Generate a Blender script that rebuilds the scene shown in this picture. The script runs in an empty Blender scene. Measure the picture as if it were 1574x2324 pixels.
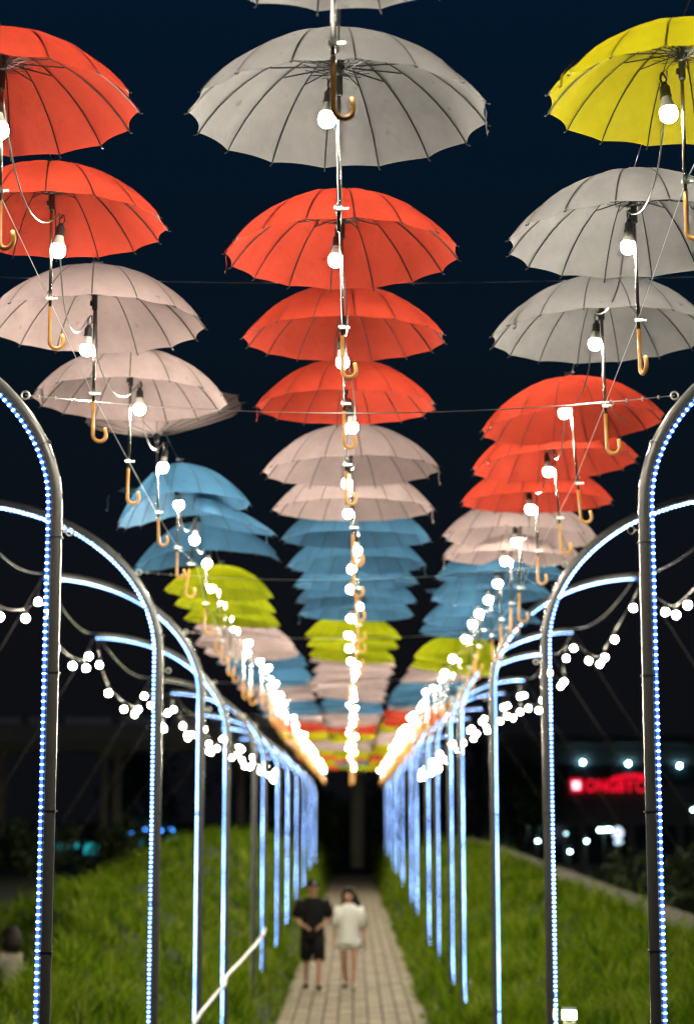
import bpy, math, random
import numpy as np
from mathutils import Vector, Matrix, Euler

random.seed(7)
rng = np.random.default_rng(7)
S = bpy.context.scene
COL = S.collection
R = math.radians

# ------------------------------------------------------------------ camera
CH = 2.77                     # camera height above the path
F = 4355.0                    # focal length in pixels of a 1574 x 2324 picture
PITCH = math.atan((1858 - 1162) / F)
YAW = math.atan(13 / F)
cam_data = bpy.data.cameras.new('camera')
cam = bpy.data.objects.new('camera', cam_data)
COL.objects.link(cam)
cam_data.sensor_fit = 'VERTICAL'
cam_data.sensor_height = 36.0
cam_data.lens = F / 2324 * 36.0
cam_data.clip_start = 0.1
cam_data.clip_end = 3000
cam_data.dof.use_dof = True
cam_data.dof.focus_distance = 7.4
cam_data.dof.aperture_fstop = 2.4
cam.location = (0, 0, CH)
cam.rotation_euler = (math.pi / 2 + PITCH, 0, YAW)
S.camera = cam

# ------------------------------------------------------------------ night sky
world = bpy.data.worlds.new('World')
S.world = world
world.use_nodes = True
wn = world.node_tree
wn.nodes.clear()
w_out = wn.nodes.new('ShaderNodeOutputWorld')
w_bg = wn.nodes.new('ShaderNodeBackground')
w_tc = wn.nodes.new('ShaderNodeTexCoord')
w_sep = wn.nodes.new('ShaderNodeSeparateXYZ')
w_ramp = wn.nodes.new('ShaderNodeValToRGB')
wn.links.new(w_tc.outputs['Generated'], w_sep.inputs[0])
wn.links.new(w_sep.outputs['Z'], w_ramp.inputs[0])
wn.links.new(w_ramp.outputs[0], w_bg.inputs[0])
wn.links.new(w_bg.outputs[0], w_out.inputs[0])
els = w_ramp.color_ramp.elements
els[0].position = 0.0; els[0].color = (0.0040, 0.0042, 0.0058, 1)
els[1].position = 1.0; els[1].color = (0.0012, 0.0095, 0.027, 1)
for p, c in ((0.10, (0.0046, 0.0050, 0.0068, 1)), (0.22, (0.0022, 0.0062, 0.0115, 1)), (0.42, (0.0012, 0.0080, 0.0215, 1))):
    e = els.new(p); e.color = c
w_bg.inputs[1].default_value = 1.0

S.view_settings.view_transform = 'Standard'
S.view_settings.look = 'None'
S.view_settings.exposure = 0.0
S.view_settings.gamma = 1.0
S.cycles.use_denoising = True
S.cycles.max_bounces = 6
S.cycles.diffuse_bounces = 3
S.cycles.glossy_bounces = 3
S.cycles.transmission_bounces = 4
S.cycles.transparent_max_bounces = 6
S.cycles.caustics_reflective = False
S.cycles.caustics_refractive = False
S.cycles.sample_clamp_indirect = 3.0
S.cycles.use_light_tree = True
S.cycles.filter_width = 1.2


# ------------------------------------------------------------------ helpers
_cm = Euler((math.pi / 2 + PITCH, 0, YAW)).to_matrix()
_r, _u, _f = _cm @ Vector((1, 0, 0)), _cm @ Vector((0, 1, 0)), _cm @ Vector((0, 0, -1))


def at(px, py, depth):
    """world point seen at a place of the 1574 x 2324 picture, depth metres in front of the lens"""
    return Vector((0, 0, CH)) + depth * (_f + (px - 787) / F * _r + (1162 - py) / F * _u)


def tan_elev(py):
    return math.tan(math.atan((1162 - py) / F) + PITCH)


def mesh(name, verts, faces, mats=(), smooth=False, midx=None):
    me = bpy.data.meshes.new(name)
    me.from_pydata([tuple(v) for v in verts], [], [tuple(f) for f in faces])
    for m in mats:
        me.materials.append(m)
    if midx is not None:
        me.polygons.foreach_set('material_index', midx)
    if smooth:
        me.polygons.foreach_set('use_smooth', [True] * len(me.polygons))
    me.update()
    return me


def obj(name, me, parent=None, loc=(0, 0, 0), rot=(0, 0, 0), scale=None):
    o = bpy.data.objects.new(name, me)
    COL.objects.link(o)
    o.location = loc
    o.rotation_euler = rot
    if scale is not None:
        o.scale = (scale, scale, scale) if isinstance(scale, (int, float)) else scale
    if parent is not None:
        o.parent = parent
    return o


def tag(o, label=None, cat=None, group=None, kind=None):
    if label: o['label'] = label
    if cat: o['category'] = cat
    if group: o['group'] = group
    if kind: o['kind'] = kind
    return o


class MB:
    """collects simple shapes into one mesh"""
    def __init__(self):
        self.v, self.f, self.m = [], [], []

    def add(self, verts, faces, mi=0):
        b = len(self.v)
        self.v += [Vector(p) for p in verts]
        self.f += [tuple(b + i for i in f) for f in faces]
        self.m += [mi] * len(faces)
        return self

    def box(self, c, s, mi=0, rot=None):
        x, y, z = s[0] / 2, s[1] / 2, s[2] / 2
        vs = [Vector(p) for p in ((-x, -y, -z), (x, -y, -z), (x, y, -z), (-x, y, -z), (-x, -y, z), (x, -y, z), (x, y, z), (-x, y, z))]
        if rot is not None:
            vs = [rot @ p for p in vs]
        return self.add([p + Vector(c) for p in vs], [(3, 2, 1, 0), (4, 5, 6, 7), (0, 1, 5, 4), (1, 2, 6, 5), (2, 3, 7, 6), (3, 0, 4, 7)], mi)

    def tube(self, pts, r, n=6, mi=0, cap=True, up=None):
        pts = [Vector(p) for p in pts]
        k = len(pts)
        rs = r if isinstance(r, (list, tuple)) else [r] * k
        vs, fs = [], []
        prev = None
        for i, p in enumerate(pts):
            t = (pts[min(i + 1, k - 1)] - pts[max(i - 1, 0)])
            t = t.normalized() if t.length > 1e-9 else Vector((0, 0, 1))
            if prev is None:
                a = Vector((0, 0, 1)) if abs(t.z) < 0.9 else Vector((1, 0, 0))
                n1 = t.cross(a).normalized()
            else:
                n1 = (prev - t * prev.dot(t))
                n1 = n1.normalized() if n1.length > 1e-6 else t.orthogonal().normalized()
            prev = n1
            n2 = t.cross(n1)
            for j in range(n):
                a = 2 * math.pi * j / n
                vs.append(p + (n1 * math.cos(a) + n2 * math.sin(a)) * rs[i])
        for i in range(k - 1):
            for j in range(n):
                j2 = (j + 1) % n
                fs.append((i * n + j, i * n + j2, (i + 1) * n + j2, (i + 1) * n + j))
        if cap:
            fs.append(tuple(range(n - 1, -1, -1)))
            fs.append(tuple((k - 1) * n + j for j in range(n)))
        return self.add(vs, fs, mi)

    def lathe(self, prof, n=16, c=(0, 0, 0), mi=0, axis='Z'):
        """prof: list of (radius, height)"""
        vs, fs = [], []
        for (r, z) in prof:
            for j in range(n):
                a = 2 * math.pi * j / n
                vs.append(Vector((r * math.cos(a), r * math.sin(a), z)))
        for i in range(len(prof) - 1):
            for j in range(n):
                j2 = (j + 1) % n
                fs.append((i * n + j, i * n + j2, (i + 1) * n + j2, (i + 1) * n + j))
        fs.append(tuple(range(n - 1, -1, -1)))
        fs.append(tuple((len(prof) - 1) * n + j for j in range(n)))
        if axis == 'Y':
            vs = [Vector((p.x, p.z, -p.y)) for p in vs]
        if axis == 'X':
            vs = [Vector((p.z, p.y, -p.x)) for p in vs]
        return self.add([p + Vector(c) for p in vs], fs, mi)

    def ball(self, c, r, n=10, m=6, mi=0, sc=(1, 1, 1)):
        prof = []
        for i in range(m + 1):
            a = -math.pi / 2 + math.pi * i / m
            prof.append((max(r * math.cos(a), r * 0.02), r * math.sin(a)))
        b = len(self.v)
        self.lathe(prof, n, (0, 0, 0), mi)
        for i in range(b, len(self.v)):
            p = self.v[i]
            self.v[i] = Vector((p.x * sc[0], p.y * sc[1], p.z * sc[2])) + Vector(c)
        return self

    def torus(self, c, R0, r, n=14, k=6, mi=0, plane='XZ', a0=0.0, a1=2 * math.pi):
        pts = []
        full = abs(a1 - a0 - 2 * math.pi) < 1e-6
        for i in range(n + 1):
            a = a0 + (a1 - a0) * i / n
            x, y = R0 * math.cos(a), R0 * math.sin(a)
            pts.append(Vector(c) + (Vector((x, 0, y)) if plane == 'XZ' else Vector((0, x, y)) if plane == 'YZ' else Vector((x, y, 0))))
        return self.tube(pts, r, k, mi, cap=not full)

    def mesh(self, name, mats, smooth=False):
        return mesh(name, self.v, self.f, mats if isinstance(mats, (list, tuple)) else [mats], smooth, self.m)

    def build(self, name, mats, parent=None, smooth=False, **kw):
        return obj(name, self.mesh(name, mats, smooth), parent, **kw)


# ------------------------------------------------------------------ materials
def mat(name):
    m = bpy.data.materials.new(name)
    m.use_nodes = True
    nt = m.node_tree
    nt.nodes.clear()
    out = nt.nodes.new('ShaderNodeOutputMaterial')
    return m, nt, out


def pbr(name, col, rough=0.5, metal=0.0, spec=0.5, noise=None, bump=0.0, nscale=20.0, coords='Object', rnd=0.0):
    m, nt, out = mat(name)
    b = nt.nodes.new('ShaderNodeBsdfPrincipled')
    b.inputs['Base Color'].default_value = (*col, 1)
    b.inputs['Roughness'].default_value = rough
    b.inputs['Metallic'].default_value = metal
    b.inputs['Specular IOR Level'].default_value = spec
    nt.links.new(b.outputs[0], out.inputs[0])
    if noise is not None or bump or rnd:
        tc = nt.nodes.new('ShaderNodeTexCoord')
        nz = nt.nodes.new('ShaderNodeTexNoise')
        nz.inputs['Scale'].default_value = nscale
        nz.inputs['Detail'].default_value = 6
        nt.links.new(tc.outputs[coords], nz.inputs['Vector'])
        if noise is not None:
            rp = nt.nodes.new('ShaderNodeValToRGB')
            rp.color_ramp.elements[0].position = 0.3
            rp.color_ramp.elements[1].position = 0.7
            rp.color_ramp.elements[0].color = (*col, 1)
            rp.color_ramp.elements[1].color = (*noise, 1)
            nt.links.new(nz.outputs[0], rp.inputs[0])
            last = rp.outputs[0]
            if rnd:
                g = nt.nodes.new('ShaderNodeNewGeometry')
                mr = nt.nodes.new('ShaderNodeMapRange')
                mr.inputs['To Min'].default_value = 1 - rnd
                mr.inputs['To Max'].default_value = 1 + rnd
                oi = nt.nodes.new('ShaderNodeObjectInfo')
                ad = nt.nodes.new('ShaderNodeMath'); ad.operation = 'ADD'
                fr = nt.nodes.new('ShaderNodeMath'); fr.operation = 'FRACT'
                nt.links.new(g.outputs['Random Per Island'], ad.inputs[0])
                nt.links.new(oi.outputs['Random'], ad.inputs[1])
                nt.links.new(ad.outputs[0], fr.inputs[0])
                nt.links.new(fr.outputs[0], mr.inputs[0])
                nt.links.new(g.outputs['Position'], nz.inputs['Vector'])
                mx = nt.nodes.new('ShaderNodeVectorMath')
                mx.operation = 'SCALE'
                nt.links.new(last, mx.inputs[0])
                nt.links.new(mr.outputs[0], mx.inputs['Scale'])
                last = mx.outputs[0]
            nt.links.new(last, b.inputs['Base Color'])
        if bump:
            bp = nt.nodes.new('ShaderNodeBump')
            bp.inputs['Strength'].default_value = bump
            bp.inputs['Distance'].default_value = 0.01
            nt.links.new(nz.outputs[0], bp.inputs['Height'])
            nt.links.new(bp.outputs[0], b.inputs['Normal'])
    return m


def emit(name, col, strength, sample=True):
    m, nt, out = mat(name)
    e = nt.nodes.new('ShaderNodeEmission')
    e.inputs[0].default_value = (*col, 1)
    e.inputs[1].default_value = strength
    nt.links.new(e.outputs[0], out.inputs[0])
    if not sample:
        m.cycles.emission_sampling = 'NONE'
    return m


def cloth(name, col, trans=0.45, vary=0.17):
    """thin woven fabric: reflects on both sides and lets light through"""
    m, nt, out = mat(name)
    d = nt.nodes.new('ShaderNodeBsdfDiffuse')
    t = nt.nodes.new('ShaderNodeBsdfTranslucent')
    g = nt.nodes.new('ShaderNodeBsdfGlossy')
    g.inputs['Roughness'].default_value = 0.55
    g.inputs['Color'].default_value = (0.5, 0.5, 0.5, 1)
    mx = nt.nodes.new('ShaderNodeMixShader')
    mx.inputs[0].default_value = trans
    mg = nt.nodes.new('ShaderNodeMixShader')
    mg.inputs[0].default_value = 0.018
    tc = nt.nodes.new('ShaderNodeTexCoord')
    oi = nt.nodes.new('ShaderNodeObjectInfo')
    add = nt.nodes.new('ShaderNodeVectorMath')
    nt.links.new(tc.outputs['Object'], add.inputs[0])
    nt.links.new(oi.outputs['Location'], add.inputs[1])
    nz = nt.nodes.new('ShaderNodeTexNoise')
    nz.inputs['Scale'].default_value = 5.0
    nz.inputs['Detail'].default_value = 7
    nz.inputs['Roughness'].default_value = 0.62
    nt.links.new(add.outputs[0], nz.inputs['Vector'])
    rp = nt.nodes.new('ShaderNodeValToRGB')
    rp.color_ramp.elements[0].position = 0.25
    rp.color_ramp.elements[1].position = 0.75
    rp.color_ramp.elements[0].color = (*[c * (1 - vary) for c in col], 1)
    rp.color_ramp.elements[1].color = (*[min(1, c * (1 + vary)) for c in col], 1)
    nt.links.new(nz.outputs[0], rp.inputs[0])
    sp = nt.nodes.new('ShaderNodeTexNoise')
    sp.inputs['Scale'].default_value = 17.0
    sp.inputs['Detail'].default_value = 2
    nt.links.new(add.outputs[0], sp.inputs['Vector'])
    sr = nt.nodes.new('ShaderNodeMapRange')
    sr.inputs['From Min'].default_value = 0.70; sr.inputs['From Max'].default_value = 0.78
    sr.inputs['To Min'].default_value = 1.0; sr.inputs['To Max'].default_value = 0.72
    nt.links.new(sp.outputs[0], sr.inputs[0])
    sm = nt.nodes.new('ShaderNodeVectorMath'); sm.operation = 'SCALE'
    nt.links.new(rp.outputs[0], sm.inputs[0]); nt.links.new(sr.outputs[0], sm.inputs['Scale'])
    hv = nt.nodes.new('ShaderNodeHueSaturation')
    mr = nt.nodes.new('ShaderNodeMapRange')
    mr.inputs['To Min'].default_value = 0.86
    mr.inputs['To Max'].default_value = 1.1
    nt.links.new(oi.outputs['Random'], mr.inputs[0])
    nt.links.new(mr.outputs[0], hv.inputs['Value'])
    nt.links.new(sm.outputs[0], hv.inputs['Color'])
    wv = nt.nodes.new('ShaderNodeTexNoise')
    wv.inputs['Scale'].default_value = 9.0
    wv.inputs['Detail'].default_value = 3
    nt.links.new(add.outputs[0], wv.inputs['Vector'])
    bp = nt.nodes.new('ShaderNodeBump')
    bp.inputs['Strength'].default_value = 0.5
    bp.inputs['Distance'].default_value = 0.028
    nt.links.new(wv.outputs[0], bp.inputs['Height'])
    for s in (d, t):
        nt.links.new(hv.outputs[0], s.inputs['Color'])
        nt.links.new(bp.outputs[0], s.inputs['Normal'])
    nt.links.new(d.outputs[0], mx.inputs[1])
    nt.links.new(t.outputs[0], mx.inputs[2])
    nt.links.new(mx.outputs[0], mg.inputs[1])
    nt.links.new(g.outputs[0], mg.inputs[2])
    nt.links.new(mg.outputs[0], out.inputs[0])
    return m


M_CLOTH = {
    'red': cloth('red_cloth', (0.387, 0.042, 0.023), 0.45),
    'grey': cloth('grey_cloth', (0.214, 0.211, 0.218), 0.42),
    'pink': cloth('pink_grey_cloth', (0.335, 0.254, 0.257), 0.45),
    'blue': cloth('blue_cloth', (0.044, 0.124, 0.221), 0.45),
    'yellow': cloth('yellow_cloth', (0.285, 0.256, 0.006), 0.45),
    'lime': cloth('lime_cloth', (0.214, 0.244, 0.005), 0.45),
}
M_SEAM_SHADE = {c: pbr(c + '_seam_and_rib_shade', tuple(x * k for x in col), 0.85) for c, col, k in (  # cloth colours darkened: sewn tape with the ribs' shadow painted in
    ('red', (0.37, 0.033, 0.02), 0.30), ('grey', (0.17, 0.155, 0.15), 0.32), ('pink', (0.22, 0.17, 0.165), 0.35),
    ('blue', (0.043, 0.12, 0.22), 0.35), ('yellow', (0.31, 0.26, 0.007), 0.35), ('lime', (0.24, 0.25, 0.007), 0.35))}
WORD = {'red': 'red', 'grey': 'grey', 'pink': 'pale pinkish grey', 'blue': 'blue', 'yellow': 'yellow', 'lime': 'lime yellow'}
M_RIB = pbr('rib_steel', (0.02, 0.022, 0.024), 0.45, 0.6)
M_CHROME = pbr('chrome', (0.55, 0.53, 0.48), 0.22, 1.0)
M_ZINC = pbr('zinc', (0.62, 0.62, 0.58), 0.32, 1.0, noise=(0.45, 0.45, 0.42), nscale=60)
M_BLACK = pbr('black_plastic', (0.012, 0.012, 0.013), 0.45)
M_WOOD = pbr('varnished_wood', (0.56, 0.29, 0.06), 0.3, noise=(0.42, 0.19, 0.035), nscale=14)
M_BULB = emit('bulb_glow', (1.0, 0.91, 0.73), 1150.0)
M_NECK = pbr('bulb_neck', (0.82, 0.80, 0.74), 0.5)
M_FBULB = emit('string_bulb_glow', (1.0, 0.91, 0.68), 520.0)
M_CABLE = pbr('power_cord', (0.085, 0.085, 0.075), 0.28)
M_FEED = pbr('feed_cord', (0.035, 0.035, 0.035), 0.4)
M_DCABLE = pbr('dark_cable', (0.03, 0.03, 0.03), 0.5)
M_WIRE = pbr('steel_wire', (0.5, 0.5, 0.48), 0.35, 1.0)
M_GUY = pbr('weathered_wire', (0.10, 0.10, 0.10), 0.5, 0.6)
M_POST = pbr('grey_painted_steel', (0.072, 0.074, 0.072), 0.27, 0.0, 0.7, noise=(0.09, 0.09, 0.085), nscale=6, bump=0.06)
M_ROPE = emit('rope_light_tube', (0.07, 0.22, 1.0), 1.5)
def emit_uneven(name, col, lo, hi, scale):
    m = emit(name, col, lo)
    nt = m.node_tree
    e = next(n for n in nt.nodes if n.type == 'EMISSION')
    tc = nt.nodes.new('ShaderNodeNewGeometry')
    nz = nt.nodes.new('ShaderNodeTexNoise'); nz.inputs['Scale'].default_value = scale; nz.inputs['Detail'].default_value = 3
    mr = nt.nodes.new('ShaderNodeMapRange')
    mr.inputs['From Min'].default_value = 0.42; mr.inputs['From Max'].default_value = 0.72
    mr.inputs['To Min'].default_value = lo; mr.inputs['To Max'].default_value = hi
    nt.links.new(tc.outputs['Position'], nz.inputs['Vector'])
    nt.links.new(nz.outputs[0], mr.inputs[0])
    nt.links.new(mr.outputs[0], e.inputs[1])
    return m


M_LED = emit_uneven('led_bead', (0.27, 0.50, 1.0), 13.0, 44.0, 1.7)
M_ROPE_OFF = pbr('rope_light_unlit', (0.25, 0.28, 0.33), 0.35)
M_LED_OFF = pbr('led_unlit', (0.4, 0.42, 0.46), 0.3)

ORD1 = ['', 'first', 'second', 'third', 'fourth', 'fifth', 'sixth', 'seventh', 'eighth', 'ninth', 'tenth', 'eleventh', 'twelfth', 'thirteenth',
        'fourteenth', 'fifteenth', 'sixteenth', 'seventeenth', 'eighteenth', 'nineteenth']
TENS = {2: 'twenty', 3: 'thirty', 4: 'forty', 5: 'fifty', 6: 'sixty', 7: 'seventy', 8: 'eighty', 9: 'ninety'}


def ordinal(n):
    if n < 20:
        return ORD1[n]
    t, u = divmod(n, 10)
    return TENS[t][:-1] + 'ieth' if u == 0 else TENS[t] + '-' + ORD1[u]


# ------------------------------------------------------------------ terrain
def sstep(a, b, x):
    t = np.clip((x - a) / (b - a), 0, 1)
    return t * t * (3 - 2 * t)


def lump(x, y):
    return (np.sin(x * 1.7 + y * 0.9) + np.sin(x * 0.8 - y * 1.31 + 1.3) + np.sin(x * 2.9 + y * 0.37 + 4.0) * 0.6) / 2.6


def height(x, y):
    x = np.asarray(x, float); y = np.asarray(y, float)
    ax = np.abs(x)
    # right bank up to the kerb at x = 4.5
    topR = np.interp(y, [0, 12, 25, 65, 100, 140], [0.9, 1.0, 1.22, 1.75, 1.9, 1.0])
    base = np.interp(y, [0, 36, 60, 78, 140], [0.38, 0.42, 1.05, 1.35, 1.0])
    zr = base * sstep(1.08, 1.5, ax) + (topR - base) * sstep(1.2, 4.3, ax) ** 1.1
    zr = zr + lump(x, y) * 0.07 * sstep(1.3, 2.4, ax) * (1 - sstep(3.9, 4.4, ax))
    dropR = sstep(4.9, 8.0, x)
    zr = zr * (1 - dropR) + (-0.9) * dropR
    # left bank, a hump, then a flat lawn lower down
    topL = np.interp(y, [0, 12, 19, 26, 32, 42, 51, 70, 100, 140], [0.9, 1.0, 1.15, 1.3, 1.5, 1.5, 2.05, 2.2, 2.0, 1.0])
    zl = base * sstep(1.08, 1.5, ax) + (topL - base) * sstep(1.2, 3.9, ax)
    zl = zl + lump(x, y) * 0.13 * sstep(1.3, 2.6, ax)
    dl = np.interp(y, [0, 26, 33], [3.2, 3.3, 4.6])
    dropL = sstep(0.0, 1.0, (-x - dl) / np.interp(y, [0, 26, 33], [0.7, 0.7, 2.9]))
    lawn = np.interp(y, [0, 60, 140], [0.45, 0.55, 0.3])
    zl = zl * (1 - dropL) + lawn * dropL
    z = np.where(x > 0, zr, zl)
    far = sstep(98, 125, y)
    z = z * (1 - far) + 0.1 * far
    return np.where(ax < 1.1, -0.06, z)


xs = np.concatenate([[-700, -200, -80, -40, -25, -18, -14, -11], np.arange(-9, -1.2, 0.35), [-1.3, -1.15, -1.09, 0, 1.09, 1.15, 1.3], np.arange(1.5, 9, 0.35), [11, 14, 18, 25, 40, 80, 200, 700]])
ys = np.concatenate([[-30, 0, 4], np.arange(6, 110, 0.8), [115, 120, 130, 150, 200, 300, 600, 1500]])
gx, gy = np.meshgrid(xs, ys)
gz = height(gx, gy)
nx, ny = len(xs), len(ys)
gv = np.stack([gx.ravel(), gy.ravel(), gz.ravel()], 1)
gf = [(j * nx + i, j * nx + i + 1, (j + 1) * nx + i + 1, (j + 1) * nx + i) for j in range(ny - 1) for i in range(nx - 1)]
M_SOIL = pbr('soil_and_turf', (0.012, 0.020, 0.004), 0.95, noise=(0.024, 0.038, 0.007), nscale=2.2, bump=0.5)
ground = obj('ground', mesh('ground', gv, gf, [M_SOIL], True))
tag(ground, kind='structure')

# grass: many bent blades joined into one sheet of vegetation
M_GRASS, nt, out = mat('grass_blades')
g_tc = nt.nodes.new('ShaderNodeTexCoord')
g_n = nt.nodes.new('ShaderNodeTexNoise'); g_n.inputs['Scale'].default_value = 1.6; g_n.inputs['Detail'].default_value = 6
g_geo = nt.nodes.new('ShaderNodeNewGeometry')
g_add = nt.nodes.new('ShaderNodeMath'); g_add.operation = 'MULTIPLY_ADD'
g_add.inputs[1].default_value = 0.40
g_sub = nt.nodes.new('ShaderNodeMath'); g_sub.operation = 'SUBTRACT'; g_sub.inputs[1].default_value = 0.21
g_r = nt.nodes.new('ShaderNodeValToRGB')
g_r.color_ramp.elements[0].position = 0.29; g_r.color_ramp.elements[0].color = (0.026, 0.080, 0.006, 1)
g_r.color_ramp.elements[1].position = 0.86; g_r.color_ramp.elements[1].color = (0.44, 0.45, 0.13, 1)
for p, c in ((0.46, (0.125, 0.22, 0.008, 1)), (0.64, (0.245, 0.34, 0.014, 1))):
    e = g_r.color_ramp.elements.new(p); e.color = c
g_d = nt.nodes.new('ShaderNodeBsdfDiffuse'); g_t = nt.nodes.new('ShaderNodeBsdfTranslucent'); g_m = nt.nodes.new('ShaderNodeMixShader')
g_m.inputs[0].default_value = 0.35
nt.links.new(g_tc.outputs['Object'], g_n.inputs['Vector'])
nt.links.new(g_geo.outputs['Random Per Island'], g_add.inputs[0])
nt.links.new(g_n.outputs[0], g_sub.inputs[0])
nt.links.new(g_sub.outputs[0], g_add.inputs[2])
nt.links.new(g_add.outputs[0], g_r.inputs[0])
nt.links.new(g_r.outputs[0], g_d.inputs[0]); nt.links.new(g_r.outputs[0], g_t.inputs[0])
nt.links.new(g_d.outputs[0], g_m.inputs[1]); nt.links.new(g_t.outputs[0], g_m.inputs[2])
nt.links.new(g_m.outputs[0], out.inputs[0])


def blades(px, py, pz, h, w, lean, name):
    """each blade: 2 quads + tip, bending over in its own direction"""
    n = len(px)
    ang = rng.uniform(0, 2 * math.pi, n)
    dx, dy = np.cos(ang), np.sin(ang)
    sx, sy = -dy, dx
    V = np.zeros((n, 7, 3))
    for k, (t, wf) in enumerate(((0.0, 1.0), (0.45, 0.9), (0.8, 0.55), (1.0, 0.0))):
        bx = px + dx * lean * h * t * t
        by = py + dy * lean * h * t * t
        bz = pz - 0.04 + h * (t - 0.35 * lean * t * t)
        if k < 3:
            V[:, 2 * k, 0] = bx - sx * w * wf / 2; V[:, 2 * k, 1] = by - sy * w * wf / 2; V[:, 2 * k, 2] = bz
            V[:, 2 * k + 1, 0] = bx + sx * w * wf / 2; V[:, 2 * k + 1, 1] = by + sy * w * wf / 2; V[:, 2 * k + 1, 2] = bz
        else:
            V[:, 6, 0] = bx; V[:, 6, 1] = by; V[:, 6, 2] = bz
    tri = np.array([[0, 1, 3], [0, 3, 2], [2, 3, 5], [2, 5, 4], [4, 5, 6]])
    Fc = (np.arange(n)[:, None, None] * 7 + tri[None]).reshape(-1, 3)
    me = bpy.data.meshes.new(name)
    me.vertices.add(n * 7)
    me.vertices.foreach_set('co', V.ravel())
    me.loops.add(len(Fc) * 3)
    me.loops.foreach_set('vertex_index', Fc.ravel().astype(np.int32))
    me.polygons.add(len(Fc))
    me.polygons.foreach_set('loop_start', np.arange(0, len(Fc) * 3, 3, dtype=np.int32))
    me.polygons.foreach_set('loop_total', np.full(len(Fc), 3, dtype=np.int32))
    me.update(calc_edges=True)
    me.materials.append(M_GRASS)
    return me


NT, PER = 17000, 13
u = rng.random(NT)
ty = 10.0 * (100 / 10.0) ** (u ** 1.1)              # denser near the camera
side = rng.random(NT) < 0.5
e_ = rng.random(NT) ** 1.3
tx = np.where(side, 1.02 + e_ * 3.4, -(1.02 + e_ * 6.2))
th_ = (0.27 + 0.40 * rng.random(NT) ** 1.6) * (0.75 + 0.35 * lump(tx * 1.3, ty * 1.1)) * np.where(np.abs(tx) < 1.25, 0.62, 1.0)
gx_ = np.repeat(tx, PER) + rng.normal(0, 0.055, NT * PER)
gy_ = np.repeat(ty, PER) + rng.normal(0, 0.055, NT * PER)
gx_ = np.where(np.abs(gx_) < 0.97, np.sign(gx_) * (1.0 + 0.1 * rng.random(NT * PER)), gx_)
hh = np.repeat(th_, PER) * rng.uniform(0.5, 1.25, NT * PER)
ww = (0.006 + 0.00036 * gy_) * rng.uniform(0.6, 1.4, NT * PER)
grass = obj('grass', blades(gx_, gy_, height(gx_, gy_), hh, ww, rng.uniform(0.35, 1.45, NT * PER), 'grass'))
tag(grass, 'long green grass growing on the banks on both sides of the path', 'grass', kind='stuff')

# ------------------------------------------------------------------ path of small pavers
M_BED = pbr('joint_sand', (0.045, 0.038, 0.026), 0.95, noise=(0.03, 0.03, 0.015), nscale=8)
M_PAVER = pbr('concrete_paver', (0.31, 0.25, 0.16), 0.8, noise=(0.20, 0.16, 0.105), nscale=2.3, bump=0.25, coords='Object', rnd=0.2)
path = obj('path', mesh('path', [(-1.09, 4, -0.02), (1.09, 4, -0.02), (1.09, 98, -0.02), (-1.09, 98, -0.02)], [(0, 1, 2, 3)], [M_BED]))
tag(path, kind='structure')
PW = 0.21


def paver_geo(mb, cx, cy, cz, tilt=(0, 0)):
    a, b, h = PW / 2 - 0.011, PW / 2 - 0.007, 0.006
    top = [(-a + h, -b + h), (a - h, -b + h), (a - h, b - h), (-a + h, b - h)]
    bot = [(-a, -b), (a, -b), (a, b), (-a, b)]
    vs = [Vector((cx + x, cy + y, cz + x * tilt[0] + y * tilt[1])) for x, y in top] + [Vector((cx + x, cy + y, cz - h)) for x, y in bot] + [Vector((cx + x, cy + y, -0.03)) for x, y in bot]
    mb.add(vs, [(0, 1, 2, 3), (4, 5, 1, 0), (5, 6, 2, 1), (6, 7, 3, 2), (7, 4, 0, 3), (8, 9, 5, 4), (9, 10, 6, 5), (10, 11, 7, 6), (11, 8, 4, 7)])


one = MB(); paver_geo(one, 0, 0, 0)
paver_me = one.mesh('paver', M_PAVER)
rest = MB()
n_p = 0
row0 = int(26.0 / PW)
for rrow in range(int(21 / PW), int(98 / PW)):
    for c in range(10):
        cx = (c - 4.5) * PW
        cy = (rrow + 0.5) * PW
        cz = 0.004 * random.uniform(-1, 1)
        if row0 <= rrow and n_p < 300:
            obj('paver', paver_me, path, (cx, cy, cz), (random.uniform(-.008, .008), random.uniform(-.008, .008), random.uniform(-.01, .01)))
            n_p += 1
        else:
            paver_geo(rest, cx, cy, cz, (random.uniform(-.01, .01), random.uniform(-.01, .01)))
tag(rest.build('distant_pavers', M_PAVER, path), kind='stuff')

# low kerb on top of the right-hand bank
kb = MB()
M_STONE = pbr('kerb_stone', (0.17, 0.145, 0.11), 0.85, noise=(0.11, 0.095, 0.07), nscale=9, bump=0.3)
kerb = obj('stone_kerb', None, None, (4.55, 12, 1.0))
tag(kerb, 'low stone kerb running along the top of the right grass bank', 'kerb')
ky = 12.0
while ky < 96:
    L = 1.2 if ky < 60 else 3.0
    z0_ = float(height(4.4, ky + L / 2)) + 0.03
    slope = (float(height(4.4, ky + L)) - float(height(4.4, ky))) / L
    b = MB(); b.box((0, 0, 0), (0.24, L - 0.02, 0.34), rot=Matrix.Rotation(math.atan(slope), 3, 'X'))
    b.build('kerb_stone', M_STONE, kerb, loc=(random.uniform(-.01, .01), ky + L / 2 - 12, z0_ - 1.0 + 0.02))
    ky += L

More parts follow.
